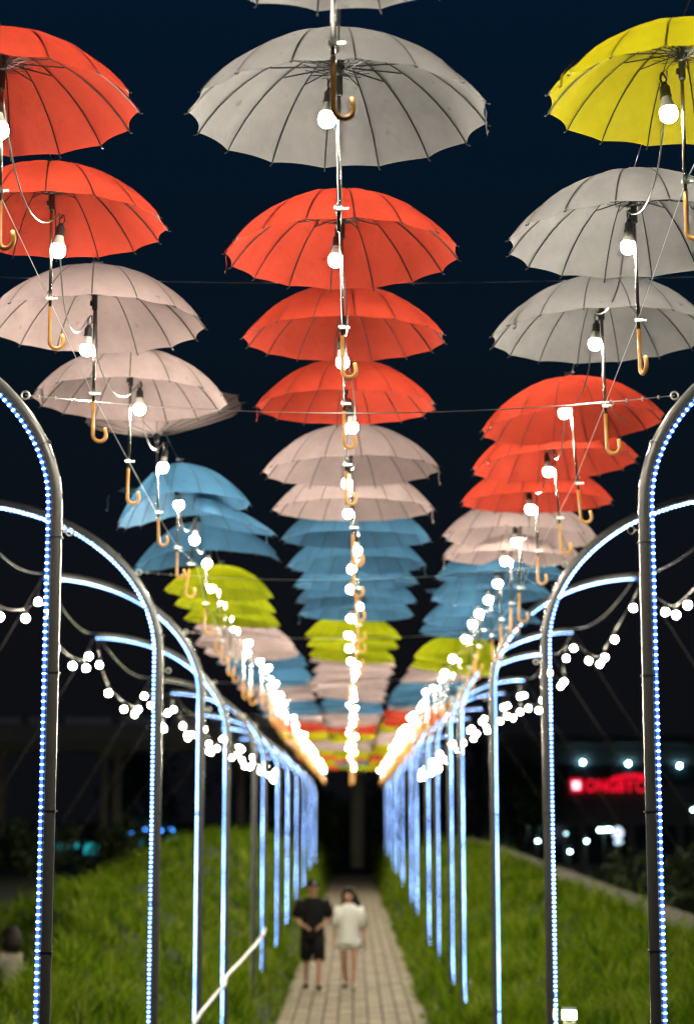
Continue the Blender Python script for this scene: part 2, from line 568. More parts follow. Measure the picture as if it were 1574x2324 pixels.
# ------------------------------------------------------------------ light arches
def sweep_rect(pts, nrm, hw, hy, bev=0.012):
    """sweep a rounded rectangle: pts in the XZ plane, nrm the normal in that plane at each point"""
    prof = []
    for sx, sy, a0 in ((1, 1, 0), (-1, 1, 90), (-1, -1, 180), (1, -1, 270)):
        for a in (0, 45, 90):
            t = R(a0 + a)
            prof.append((sx * (hw - bev) + bev * math.cos(t), sy * (hy - bev) + bev * math.sin(t)))
    k = len(prof)
    vs, fs = [], []
    for p, n_ in zip(pts, nrm):
        for (a, b) in prof:
            vs.append(Vector((p[0] + n_[0] * a, b, p[1] + n_[1] * a)))
    for i in range(len(pts) - 1):
        for j in range(k):
            j2 = (j + 1) % k
            fs.append((i * k + j, i * k + j2, (i + 1) * k + j2, (i + 1) * k + j))
    fs.append(tuple(range(k - 1, -1, -1)))
    fs.append(tuple((len(pts) - 1) * k + j for j in range(k)))
    return vs, fs


def octa(mb, c, r, mi=0):
    x, y, z = c
    mb.add([(x + r, y, z), (x - r, y, z), (x, y + r, z), (x, y - r, z), (x, y, z + r), (x, y, z - r)],
           [(0, 2, 4), (2, 1, 4), (1, 3, 4), (3, 0, 4), (2, 0, 5), (1, 2, 5), (3, 1, 5), (0, 3, 5)], mi)


ARCH_X = 1.36
ARCH_TIPS = {'left': [], 'right': []}
ARCH_HOOK = {'left': [], 'right': []}


def arch(side, idx, y, ztop, rx=1.46, rz=1.10, lit=True, ledbot=0.75):
    s = -1 if side == 'left' else 1
    zb = float(height(s * ARCH_X, y)) - 0.15
    z0 = CH + ztop - rz
    root = obj('light_arch', None, None, (s * ARCH_X, y, zb))
    st = 'with blue rope light' if lit else 'with unlit rope light'
    tag(root, 'curved grey post %s, %s from the camera on the %s' % (st, ordinal(idx), side), 'light arch', 'light arches along the path')
    pts, nrm = [], []
    for z in np.linspace(0, z0 - zb, 8):
        pts.append((0.0, float(z))); nrm.append((s, 0.0))
    for a in np.linspace(0, 90, 22)[1:]:
        t = R(a)
        pts.append((s * rx * (1 - math.cos(t)), z0 - zb + rz * math.sin(t)))
        # inward normal of the ellipse (towards its centre)
        nx_, nz_ = math.cos(t) / rx, -math.sin(t) / rz
        l = math.hypot(nx_, nz_)
        nrm.append((s * nx_ / l, nz_ / l))
    vs, fs = sweep_rect(pts, nrm, 0.0255, 0.0255)
    post = obj('post', mesh('post', vs, fs, [M_POST], True), root)
    # rope light fixed to the outer, concave face
    off = 0.037
    rp = [Vector((p[0] + n_[0] * off, -0.012, p[1] + n_[1] * off)) for p, n_ in zip(pts, nrm)]
    zled = ledbot + random.uniform(-0.12, 0.12)
    rp = [p for p in rp if p.z > 0.35]
    rp.insert(0, Vector((rp[0].x + s * 0.012, rp[0].y, max(0.3, rp[0].z - 0.2))))
    m = MB(); m.tube(rp, 0.0075, 6)
    m.build('rope_light', M_ROPE if lit else M_ROPE_OFF, root, True)
    m = MB()
    acc = 0.0
    pitch = 0.0315
    for a, b in zip(rp[:-1], rp[1:]):
        d = (b - a); L = d.length
        while acc < L:
            p = a + d * (acc / L)
            octa(m, (p.x, p.y - 0.004, p.z), 0.0095)
            acc += pitch
        acc -= L
    tag(m.build('led_beads', M_LED if lit else M_LED_OFF, root), kind='stuff')
    if y < 22:
        i0 = 0
        for zz in np.arange(0.8, z0 - zb + 0.25, 0.62):
            t = MB()
            t.box((s * 0.008, 0, zz), (0.080, 0.058, 0.006))
            t.build('cable_tie', M_BLACK, root)
        for q in (11, 16):
            t = MB()
            n_ = nrm[q]; rotm = Matrix.Rotation(-math.atan2(n_[1], n_[0]), 3, 'Y')
            t.box((pts[q][0] + n_[0] * 0.008, 0, pts[q][1] + n_[1] * 0.008), (0.080, 0.058, 0.006), rot=rotm)
            t.build('cable_tie', M_BLACK, root)
        e = MB()
        e.torus((-s * 0.062, 0, z0 - zb - 0.12), 0.017, 0.0042, 14, 6)
        e.tube([(-s * 0.026, 0, z0 - zb - 0.12), (-s * 0.045, 0, z0 - zb - 0.12)], 0.004, 6)
        e.build('eye_bolt', M_ZINC, root, True)
    # eye for the cross wire on the convex face
    q = 14
    hx, hz = pts[q][0] - nrm[q][0] * 0.05, pts[q][1] - nrm[q][1] * 0.05
    e = MB()
    e.torus((hx, 0, hz), 0.018, 0.0045, 14, 6)
    e.build('eye_bolt', M_ZINC, root, True)
    ARCH_HOOK[side].append(Vector((s * ARCH_X + hx, y, zb + hz)))
    ARCH_TIPS[side].append(Vector((s * ARCH_X + pts[-1][0], y, zb + pts[-1][1])))
    return root


def dep2y(d, z):
    return (d - z * math.sin(PITCH)) / math.cos(PITCH)


LEFT_D = [(8.65, 2.40), (13.4, 2.25), (17.25, 2.2), (20.9, 2.0), (26.7, 1.95), (29.8, 1.97), (35.5, 1.93), (41, 1.95), (47.6, 2.0), (55, 2.0), (62.6, 2.0), (71, 2.0)]
RIGHT_D = [(8.8, 2.43), (13.5, 2.32), (18.7, 2.38), (24.4, 2.40), (27.2, 2.36), (31.5, 2.30), (35.5, 2.34), (42, 2.42), (46, 2.42), (54, 2.35), (61, 2.3), (67, 2.25), (74, 2.2), (81, 2.2)]
for i, (d, zt) in enumerate(LEFT_D):
    arch('left', i + 1, dep2y(d, 0.3), zt, rz=0.98 if i == 0 else 1.1, lit=(i != 4))
for i, (d, zt) in enumerate(RIGHT_D):
    arch('right', i + 1, dep2y(d, 0.3), zt, rz=0.98 if i == 0 else 1.1)


# ------------------------------------------------------------------ umbrellas
RU, HU = 0.5, 0.262          # rim radius and height of the dome
ARC = (RU * RU + HU * HU) / (2 * HU)
TH = math.asin(RU / ARC)


def dome(t, inv=False):
    """t 0..1 along a rib from the crown to the tip"""
    a = TH * t
    return ARC * math.sin(a), ARC * math.cos(a) - ARC + HU


def canopy_mesh(name, material, rings=9, sub=4, warp=None, seam=None, seed=0):
    n = 16 * sub
    rg = random.Random(seed)
    gore = [(rg.uniform(0.5, 1.7), rg.uniform(-1, 1), rg.uniform(0, 6.28), rg.uniform(0.6, 1.4)) for _ in range(16)]
    vs = [Vector((0, 0, HU))]
    for i in range(1, rings + 1):
        t = i / rings
        r, z = dome(t)
        for j in range(n):
            th = 2 * math.pi * j / n
            loc = ((j % sub) / sub - 0.5) * 2 if j % sub else 1.0
            loc = abs((j % sub) / sub * 2 - 1)            # 1 on a rib, 0 half way between ribs
            phi = (j % sub) / sub * (2 * math.pi / 16) - math.pi / 16
            chord = math.cos(math.pi / 16) / math.cos(phi)
            k = 1 - (1 - chord) * 1.15
            ga, gb, gc, gd = gore[j // sub]
            bow = 1 - loc * loc
            k -= 0.023 * gd * bow * t ** 5                 # scalloped hem
            k -= 0.012 * ga * bow * math.sin(math.pi * min(1, t * 1.1)) * t
            side_ = (j % sub) / sub - 0.5
            dz = 0.005 * ga * bow * math.sin(math.pi * t) + 0.0035 * gb * bow * math.sin(9 * t + gc) * t + 0.006 * gb * side_ * bow * t
            vs.append(Vector((r * k * math.cos(th), r * k * math.sin(th), z + dz + 0.0 * t)))
    fs = [(0, 1 + j, 1 + (j + 1) % n) for j in range(n)]
    for i in range(rings - 1):
        for j in range(n):
            j2 = (j + 1) % n
            fs.append((1 + i * n + j, 1 + (i + 1) * n + j, 1 + (i + 1) * n + j2, 1 + i * n + j2))
    mi = [0] * len(fs)
    if seam is not None:                                   # sewn tape outside every rib, darkened to paint in the rib's shadow line
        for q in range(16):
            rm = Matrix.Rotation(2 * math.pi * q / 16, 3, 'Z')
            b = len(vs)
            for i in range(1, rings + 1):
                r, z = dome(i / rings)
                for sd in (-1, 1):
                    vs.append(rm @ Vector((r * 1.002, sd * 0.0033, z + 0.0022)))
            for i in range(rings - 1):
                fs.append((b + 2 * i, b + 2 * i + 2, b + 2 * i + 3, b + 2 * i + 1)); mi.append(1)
    if warp:
        vs = [warp(p) for p in vs]
    return mesh(name, vs, fs, [material] + ([seam] if seam else []), True, mi)


def rib_mesh(warp=None):
    m = MB()
    pts = []
    for i in range(0, 10):
        t = 0.06 + 0.94 * i / 9
        r, z = dome(t)
        pts.append(Vector((r, 0, z - 0.007)))
    r, z = dome(1.0)
    end = Vector((r + 0.009, 0, z - 0.009))
    if warp:
        pts = [warp(p) for p in pts]; end = warp(end)
    m.tube(pts, [0.0021] * 5 + [0.0025] * 5, 4)
    m.tube([pts[-1], end], 0.0028, 5)
    m.ball(end, 0.0038, 6, 4)
    return m


RIB_ME = rib_mesh().mesh('rib', M_RIB)
st_ = MB()
rr, zz = dome(0.42)
st_.tube([(0.014, 0, HU - 0.085), (rr, 0, zz - 0.012)], 0.0026, 4)
rr2, zz2 = dome(0.34)
st_.tube([(0.012, 0, HU - 0.115), (rr2 * 0.6, 0, HU - 0.085)], 0.0014, 3)
STR_ME = st_.mesh('stretcher', M_RIB)
run_ = MB()
run_.lathe([(0.010, HU - 0.19), (0.013, HU - 0.185), (0.013, HU - 0.12), (0.018, HU - 0.115), (0.020, HU - 0.085), (0.020, HU - 0.068), (0.010, HU - 0.06)], 10)
run_.lathe([(0.012, HU - 0.03), (0.019, HU - 0.025), (0.019, HU - 0.012), (0.01, HU - 0.008)], 10)
run_.box((0.016, 0, HU - 0.16), (0.012, 0.008, 0.022))
RUN_ME = run_.mesh('runner', M_BLACK)
SHAFT_BOT = -0.365
sh_ = MB()
sh_.lathe([(0.0068, SHAFT_BOT - 0.03), (0.0068, HU - 0.01)], 10)
SHAFT_ME = sh_.mesh('shaft', M_CHROME, True)
fe_ = MB()
fe_.lathe([(0.022, HU - 0.002), (0.018, HU + 0.006), (0.008, HU + 0.010), (0.0075, HU + 0.05), (0.0055, HU + 0.056)], 10)
FER_ME = fe_.mesh('ferrule', M_RIB, True)
hd_ = MB()
hp = [Vector((0, 0, SHAFT_BOT + 0.01)), Vector((0, 0, SHAFT_BOT - 0.05)), Vector((0, 0, SHAFT_BOT - 0.095)), Vector((0, 0, SHAFT_BOT - 0.14))]
HRC = 0.029
for a in np.linspace(0, 200, 15)[1:]:
    t = R(a)
    hp.append(Vector((HRC - HRC * math.cos(t), 0, SHAFT_BOT - 0.14 - HRC * 1.05 * math.sin(t))))
hp.append(hp[-1] + (hp[-1] - hp[-2]).normalized() * 0.022)
hd_.tube(hp, [0.0085] * 3 + [0.0092] * (len(hp) - 4) + [0.0088], 10)
HAND_ME = hd_.mesh('handle', M_WOOD, True)
cl_ = MB()
cz = SHAFT_BOT + 0.045
cl_.box((0.0, -0.011, cz), (0.026, 0.012, 0.012))
cl_.torus((0, 0, cz), 0.011, 0.0032, 8, 6, 0, 'XY', 0, math.pi)
cl_.tube([(-0.011, 0, cz), (-0.011, -0.028, cz)], 0.0032, 6)
cl_.tube([(0.011, 0, cz), (0.011, -0.028, cz)], 0.0032, 6)
cl_.tube([(0.012, -0.004, cz), (0.032, -0.006, cz + 0.001)], 0.0045, 6)
cl_.lathe([(0.0062, 0.0), (0.0062, 0.007)], 6, (0.024, -0.006, cz), 0, 'X')
cl_.lathe([(0.0062, 0.0), (0.0062, 0.007)], 6, (-0.011, -0.026, cz), 0, 'Y')
CLAMP_ME = cl_.mesh('wire_clip', M_ZINC)
tc_ = MB()
tc_.box((0.0, -0.008, HU + 0.03), (0.03, 0.014, 0.012))
tc_.torus((0.002, 0, HU + 0.03), 0.013, 0.0032, 10, 6, 0, 'XY')
tc_.tube([(0.01, -0.006, HU + 0.03), (0.035, -0.008, HU + 0.034)], 0.004, 6)
TOPCLIP_ME = tc_.mesh('wire_clip', M_ZINC)


def strap_mesh(material, hang):
    """closing strap sewn to the hem between two ribs, hanging or lying on the cloth"""
    m = MB()
    w = 0.011
    if hang:
        pts = [(0.484, 0, 0.012), (0.492, 0, -0.02), (0.489, 0.003, -0.055), (0.494, 0.005, -0.10)]
    else:
        r1, z1 = dome(0.8); r2, z2 = dome(0.9); r3, z3 = dome(0.98)
        pts = [(r1 + 0.004, 0.03, z1 + 0.006), (r2 + 0.006, 0.01, z2 + 0.008), (r3 + 0.008, 0.0, z3 + 0.004), (r3 + 0.012, -0.004, z3 - 0.045)]
    vs, fs = [], []
    for (x, y, z) in pts:
        vs += [Vector((x, y - w, z)), Vector((x, y + w, z)), Vector((x + 0.0016, y + w, z)), Vector((x + 0.0016, y - w, z))]
    for i in range(len(pts) - 1):
        for j in range(4):
            fs.append((i * 4 + j, i * 4 + (j + 1) % 4, i * 4 + 4 + (j + 1) % 4, i * 4 + 4 + j))
    fs += [(3, 2, 1, 0), tuple(range(len(vs) - 4, len(vs)))]
    m.add(vs, fs)
    m.lathe([(0.005, 0), (0.005, 0.003)], 8, (pts[-1][0] + 0.0016, pts[-1][1], pts[-1][2] + 0.012), 1, 'X')
    return m.mesh('tie_strap', [material, M_ZINC])


def warp_invert(p):
    r = math.hypot(p.x, p.y)
    t = r / RU
    # blown inside out: the outer part turned up, tilted and uneven
    z = 0.20 + 0.14 * t ** 1.5 + 0.014 * math.sin(8 * math.atan2(p.y, p.x)) * t
    return Vector((p.x * 1.04 + 0.06 * t, p.y * 1.04, z + 0.10 * p.x))


def warp_left_droop(p):
    t = math.hypot(p.x, p.y) / RU
    z = p.z
    if p.x < 0:
        z -= 0.16 * (abs(p.x) / RU) ** 1.6
    return Vector((p.x * (0.82 if p.x < 0 else 1.0), p.y, z - 0.02 * t * t))


def warp_flat_right(p):
    t = math.hypot(p.x, p.y) / RU
    z = p.z * 0.45
    if p.x > 0:
        z -= 0.05 * p.x / RU
    else:
        z += 0.10 * t ** 2
    return Vector((p.x * 1.06, p.y * (1 - 0.25 * t), z))


def warp_half_turned(p):
    t = math.hypot(p.x, p.y) / RU
    z = p.z
    if p.y > 0.05 and p.x > 0.0:
        z += 0.30 * ((p.y - 0.05) / RU) * t
    if p.x < -0.2:
        z -= 0.10 * ((-p.x - 0.2) / 0.3)
    return Vector((p.x * 1.05, p.y, z))


WARPS = {'invert': warp_invert, 'droop': warp_left_droop, 'flat': warp_flat_right, 'half': warp_half_turned}
CAN_ME = {(c, v): canopy_mesh('canopy', M_CLOTH[c], 10, 6, seam=M_SEAM_SHADE[c], seed=v * 31 + 5) for c in M_CLOTH for v in range(4)}
CAN_FAR = {c: canopy_mesh('canopy', M_CLOTH[c], 5, 2) for c in M_CLOTH}
STRAP = {(c, h): strap_mesh(M_CLOTH[c], h) for c in M_CLOTH for h in (True, False)}
far_ = MB(); far_.tube([(0, 0, SHAFT_BOT), (0, 0, HU + 0.04)], 0.0068, 5)
SHAFT_FAR = far_.mesh('shaft', M_CHROME)
far_ = MB(); far_.tube(hp[::3] + [hp[-1]], 0.009, 5)
HAND_FAR = far_.mesh('handle', M_WOOD, True)

# light bulb: white neck, frosted dome, black rubber socket; origin at the middle of the dome
gl_ = MB()
prof = [(0.004, -0.031), (0.012, -0.0295), (0.020, -0.025), (0.026, -0.018), (0.0295, -0.008), (0.030, 0.002), (0.0285, 0.012), (0.0265, 0.017)]
gl_.lathe(prof, 14)
GLOBE_ME = gl_.mesh('globe', M_BULB, True)
gl_ = MB(); gl_.lathe([(0.006, -0.03), (0.024, -0.018), (0.030, 0.0), (0.0265, 0.017)], 8)
GLOBE_FAR = gl_.mesh('globe', M_BULB, True)
nk_ = MB(); nk_.lathe([(0.0268, 0.017), (0.0262, 0.022), (0.020, 0.040), (0.0165, 0.055), (0.0165, 0.062)], 14)
NECK_ME = nk_.mesh('neck', M_NECK, True)
sk_ = MB()
sk_.lathe([(0.021, 0.060), (0.021, 0.066), (0.0185, 0.068), (0.0185, 0.098), (0.013, 0.104), (0.011, 0.112), (0.006, 0.118)], 12)
sk_.tube([(-0.005, 0, 0.115), (-0.010, 0.004, 0.135), (0.0, 0.012, 0.16)], 0.0032, 5)
sk_.tube([(0.005, 0, 0.115), (0.012, 0.004, 0.13), (0.004, 0.014, 0.16)], 0.0032, 5)
SOCK_ME = sk_.mesh('socket', M_BLACK)
sk_ = MB(); sk_.lathe([(0.020, 0.02), (0.018, 0.10), (0.005, 0.13)], 6)
SOCK_FAR = sk_.mesh('socket', M_BLACK)


def hcurve(D):
    return float(np.interp(D, [4.5, 6, 9, 12, 16, 22, 80], [2.42, 2.42, 2.26, 2.10, 1.96, 1.86, 1.84]))


def place(yfar):
    """distance and height of an umbrella whose far rim is at picture row yfar"""
    t = tan_elev(yfar)
    D = 8.0
    for _ in range(60):
        D = 0.5 * D + 0.5 * (hcurve(D) / t - 0.5)
    return D, hcurve(D)


# measured: x of the shaft, y of the far rim, rim width, colour, roll (deg), extra
ROWS = {
    'left': [
        (4, 357, 624, 'red', 1.0, {}), (117, 595, 528, 'red', 0.5, {}), (215, 797, 502, 'pink', 0.5, {'strap': 205}),
        (296, 952, 444, 'pink', -0.5, {'strap': 215}), (357, 1085, 352, 'pink', 2, {'warp': 'invert'}), (404, 1165, 330, 'blue', 0, {'warp': 'droop', 'strap': 200}),
        (448, 1196, 345, 'blue', -8, {'warp': 'flat', 'strap': 20}), (468, 1287, 318, 'blue', -1, {'warp': 'half'}), (497, 1362, 250, 'lime', -3, {}), (511, 1394, 232, 'lime', -4, {}),
        (526, 1424, 222, 'lime', -4, {}), (541, 1447, 205, 'pink', -6, {})],
    'centre': [
        (757, 6, 800, 'grey', 0, {}), (769, 376, 683, 'grey', 0, {'strap': -12, 'nohandle': True}), (776, 654, 533, 'red', 0.3, {'strap': 186}),
        (781, 827, 463, 'red', 0, {}), (785, 968, 412, 'red', 0, {'strap': 190}), (797, 1102, 404, 'pink', 1.2, {'strap': -8}), (802, 1183, 370, 'pink', 0, {'strap': -14}),
        (808, 1247, 342, 'blue', 0, {}), (809, 1302, 316, 'blue', 0.6, {'strap': -10}), (809, 1343, 286, 'blue', 1.5, {}), (808, 1379, 277, 'blue', 0, {}),
        (807, 1408, 262, 'blue', -0.8, {'strap': 190}), (801, 1456, 222, 'lime', -2, {}), (800, 1477, 212, 'lime', -1.5, {}), (798, 1502, 198, 'lime', -4, {})],
    'right': [
        (1548, 340, 620, 'yellow', 0, {'lay': 203}), (1440, 626, 582, 'grey', 0.8, {}), (1366, 820, 508, 'grey', 1.0, {'lay': 215}),
        (1298, 1006, 418, 'red', 4.0, {'lay': 205}), (1258, 1089, 380, 'red', 3.4, {'lay': 215}), (1217, 1168, 346, 'red', 0, {}), (1180, 1244, 354, 'pink', -2.0, {'strap': 255}),
        (1160, 1287, 318, 'pink', -1.5, {'strap': 190}), (1134, 1328, 296, 'blue', 0, {}), (1112, 1370, 272, 'blue', 1.5, {}), (1095, 1396, 262, 'blue', -8, {'warp': 'flat'}),
        (1078, 1424, 240, 'blue', -2, {}), (1066, 1450, 236, 'blue', -3, {}), (1043, 1502, 214, 'lime', -2, {}), (1028, 1527, 200, 'lime', -6, {})],
}
BANDS = {
    'left': [(1508, 'pink'), (1563, 'blue'), (1610, 'pink'), (1632, 'blue'), (1652, 'pink'), (1669, 'red'), (1687, 'yellow'), (1709, 'pink'), (1720, 'yellow'), (1730, 'red'), (1742, 'yellow'), (1800, 'red')],
    'centre': [(1555, 'pink'), (1561, 'blue'), (1599, 'pink'), (1630, 'blue'), (1652, 'pink'), (1671, 'red'), (1688, 'yellow'), (1710, 'pink'), (1725, 'yellow'), (1733, 'red'), (1742, 'blue'), (1800, 'lime')],
    'right': [(1563, 'pink'), (1614, 'blue'), (1628, 'pink'), (1650, 'red'), (1671, 'yellow'), (1700, 'pink'), (1722, 'yellow'), (1734, 'red'), (1800, 'yellow')],
}
BULBS = {  # measured bulb places of the first umbrellas
    'left': [(0, 295), (132, 568), (197, 793), (317, 928), (370, 1060), (406, 1145), (442, 1225), (470, 1279), (480, 1334), (500, 1362), (518, 1389), (530, 1424)],
    'centre': [None, (742, 270), (761, 590), (777, 822), (799, 970), (787, 1097), (790, 1165), (810, 1250), (798, 1291), (795, 1337), (814, 1377), (796, 1403), (790, 1440), (792, 1471), (796, 1500)],
    'right': [(1516, 258), (1424, 560), (1349, 780), (1279, 937), (1243, 1070), (1202, 1155), (1170, 1230), (1145, 1273), (1128, 1324), (1107, 1361), (1086, 1392), (1071, 1416), (1055, 1450), (1026, 1495), (1008, 1527)],
}
ROWX_FAR = {'left': (-1.10, -1.06), 'centre': (-0.02, -0.03), 'right': (1.10, 1.08)}
ROWW = {'left': 'left row', 'centre': 'centre row', 'right': 'right row'}
UMB = {'left': [], 'centre': [], 'right': []}
n_u = 0
for row in ('left', 'centre', 'right'):
    items = []
    for k, (xc, yf, w, c, roll, ex) in enumerate(ROWS[row]):
        D, h = place(yf)
        if yf < 50:
            D, h = 5.02, 2.42
        depth = D * math.cos(PITCH) + h * math.sin(PITCH)
        items.append((Vector(((xc - 800) / F * depth, D, CH + h)), w * depth / F, c, roll, ex, BULBS[row][k]))
    D = items[-1][0].y
    x_last = items[-1][0].x
    D0 = D
    while D < 73.0:
        D += 1.12 + random.uniform(-0.12, 0.12)
        t = (D - D0) / (74 - D0)
        xf = ROWX_FAR[row]
        tx = xf[0] + (xf[1] - xf[0]) * t
        X = x_last + (tx - x_last) * min(1, (D - D0) / 5.0) + random.uniform(-0.03, 0.03)
        h = hcurve(D) + random.uniform(-0.03, 0.03)
        yy = 1858 - h * F / (D + 0.5)
        c = next(cc for lim, cc in BANDS[row] if yy <= lim)
        ex = {}
        if random.random() < 0.25: ex['strap'] = random.uniform(180, 360)
        items.append((Vector((X, D, CH + h)), 1.08 + random.uniform(-0.05, 0.05), c, random.uniform(-5, 5), ex, None))
    for k, (P, W, c, roll, ex, bl) in enumerate(items):
        near = k < len(ROWS[row])
        sc = W / (2 * RU)
        a0 = random.uniform(0, 2 * math.pi / 16)
        if k < 6:
            a0 = R(11.25 - 5)
        root = obj('umbrella', None, None, P, (R(random.uniform(-1.5, 1.5)) if near else R(random.uniform(-5, 5)), -R(roll), 0), sc)
        if 'warp' in ex:
            state = {'invert': 'blown inside out', 'droop': 'with a drooping left side', 'flat': 'bent flat by the wind', 'half': 'with one edge turned up'}[ex['warp']]
            lab = '%s umbrella %s, %s from the front in the %s' % (WORD[c], state, ordinal(k + 1), ROWW[row])
        elif ex.get('nohandle'):
            lab = 'grey umbrella without a handle, second from the front in the centre row'
        else:
            lab = 'open %s umbrella, %s from the front in the %s' % (WORD[c], ordinal(k + 1), ROWW[row])
        tag(root, lab, 'umbrella', 'umbrellas hanging in three rows above the path')
        hrot = random.uniform(-22, 22)
        hrot = {('right', 1): -75, ('right', 2): -15, ('left', 1): 10, ('left', 2): 5, ('left', 3): 5, ('centre', 0): 12, ('centre', 3): 20}.get((row, k), hrot)
        if near:
            wf = WARPS.get(ex.get('warp'))
            cm = CAN_ME[(c, k % 4)] if wf is None else canopy_mesh('canopy', M_CLOTH[c], warp=wf, seam=M_SEAM_SHADE[c])
            co = obj('canopy', cm, root, rot=(0, 0, a0 if wf is None else 0))
            if k < 12:
                for q in range(16):
                    ang = 2 * math.pi * q / 16
                    if wf is None:
                        obj('rib', RIB_ME, root, rot=(0, 0, a0 + ang))
                    else:
                        rm = Matrix.Rotation(ang, 3, 'Z')
                        ex_m = rib_mesh(lambda p: wf(rm @ p) - Vector((0, 0, 0.004)))
                        ex_m.build('rib', M_RIB, root)
            if k < 6 and wf is None:
                for q in range(16):
                    obj('stretcher', STR_ME, root, rot=(0, 0, a0 + 2 * math.pi * q / 16))
            obj('runner', RUN_ME, root, rot=(0, 0, R(200)))
            obj('shaft', SHAFT_ME, root)
            obj('ferrule', FER_ME, root)
            if not ex.get('nohandle'):
                obj('handle', HAND_ME, root, rot=(0, 0, R(hrot)))
            obj('wire_clip', CLAMP_ME, root)
            obj('wire_clip', TOPCLIP_ME, root)
        else:
            obj('canopy', CAN_FAR[c], root, rot=(0, 0, a0))
            obj('shaft', SHAFT_FAR, root)
            obj('handle', HAND_FAR, root, rot=(0, 0, R(hrot)))
        if 'strap' in ex:
            obj('tie_strap', STRAP[(c, True)], root, rot=(0, 0, R(ex['strap'])))
        if 'lay' in ex:
            obj('tie_strap', STRAP[(c, False)], root, rot=(0, 0, R(ex['lay'])))
        # hanging bulb
        if bl is not None:
            yb = P.y - 0.04
            depth = yb * math.cos(PITCH) + (P.z - CH) * math.sin(PITCH)
            B = at(bl[0], bl[1], depth)
        else:
            B = P + Vector((random.uniform(-0.06, 0.06), -0.04, random.uniform(-0.03, 0.05)))
        if True:
            b = obj('hanging_bulb', None, None, B, (R(random.uniform(-8, 8)), R(random.uniform(-10, 10)), 0), 1.0)
            tag(b, 'glowing bulb under the %s umbrella from the front in the %s' % (ordinal(k + 1), ROWW[row]), 'light bulb', 'bulbs hanging under the umbrellas')
            if near:
                obj('globe', GLOBE_ME, b); obj('neck', NECK_ME, b); obj('socket', SOCK_ME, b)
            else:
                obj('globe', GLOBE_FAR, b); obj('socket', SOCK_FAR, b)
        UMB[row].append((P, sc, B))
        n_u += 1

# wires and power cables along the rows
for row in ('left', 'centre', 'right'):
    U = UMB[row]
    low = [P + Vector((0.0, -0.02, (SHAFT_BOT + 0.045) * s)) for P, s, B in U]
    top = [P + Vector((0.0, -0.008, (HU + 0.03) * s)) for P, s, B in U]
    low.insert(0, low[0] + Vector((0.0, -1.6, 0.02))); top.insert(0, top[0] + Vector((0, -1.6, 0.02)))
    for nm, pts_, lab in (('lower', low, 'thin steel wire clipped above the umbrella handles of the %s'), ('upper', top, 'thin steel wire running through the umbrella tops of the %s')):
        m = MB(); m.tube(pts_, 0.0016, 4)
        tag(m.build('support_wire', M_WIRE), lab % ROWW[row], 'wire', 'wires that carry the umbrellas')
    m = MB()
    prev = None
    for k, (P, s, B) in enumerate(U):
        a = B + Vector((0, 0.012, 0.155))
        if prev is not None:
            L = (a - prev).length
            sag = 0.10 + 0.11 * random.random() if k < 16 else 0.12
            n_ = 14 if k < 16 else 5
            pts_ = []
            for i in range(n_ + 1):
                t = i / n_
                # the cable drops late and loops back up into the socket
                pts_.append(prev.lerp(a, t) + Vector((0.035 * math.sin(math.pi * t) * (1 if row != 'left' else -1), 0, -sag * 4 * t * (1 - t) * (0.55 + 0.9 * t))))
            m.tube(pts_, 0.0034, 5)
        prev = a
    tag(m.build('power_cable', M_CABLE, None, True), 'glossy power cable looping from bulb to bulb along the %s' % ROWW[row], 'cable', 'power cables of the bulbs')

# cross wires between facing arches
for i in range(6):
    A, B_ = ARCH_HOOK['left'][i], ARCH_HOOK['right'][i]
    root = obj('cross_wire', None, None, A)
    tag(root, 'thin steel wire stretched across the path between the %s pair of arches' % ordinal(i + 1), 'wire', 'wires across the path')
    m = MB()
    pts_ = [A.lerp(B_, t) - A + Vector((0, 0, -0.085 * 4 * t * (1 - t))) for t in np.linspace(0, 1, 25)]
    m.tube(pts_, 0.0024, 5)
    m.build('wire', M_WIRE, root)
    if i < 3:
        for t in (0.02, 0.045, 0.075, 0.10, 0.90, 0.925, 0.95, 0.975):
            p = A.lerp(B_, t) - A + Vector((0, 0, -0.085 * 4 * t * (1 - t)))
            c = MB(); c.ball((0, 0, 0), 0.0095, 6, 4, 0, (0.8, 1, 1.1))
            c.build('wire_clip', M_ZINC, root, loc=p)
        m = MB()
        t = 0.905
        p = A.lerp(B_, t) - A + Vector((0, 0, -0.085 * 4 * t * (1 - t)))
        m.tube([p, p + Vector((-0.015, -0.01, -0.04)), p + Vector((0.02, -0.015, -0.08)), p + Vector((0.075, -0.02, -0.115))], 0.002, 4)
        m.build('loose_end', M_WIRE, root)
P1 = UMB['left'][2][0]
m = MB()
Aw, Bw = Vector((-3.0, 9.0, CH + 2.66)), Vector((3.0, 9.0, CH + 2.66))
m.tube([Aw.lerp(Bw, t) + Vector((0, 0, -0.10 * 4 * t * (1 - t))) for t in np.linspace(0, 1, 21)], 0.0022, 4)
tag(m.build('cross_wire', M_WIRE), 'thin steel wire across the sky behind the third umbrellas', 'wire', 'wires across the path')

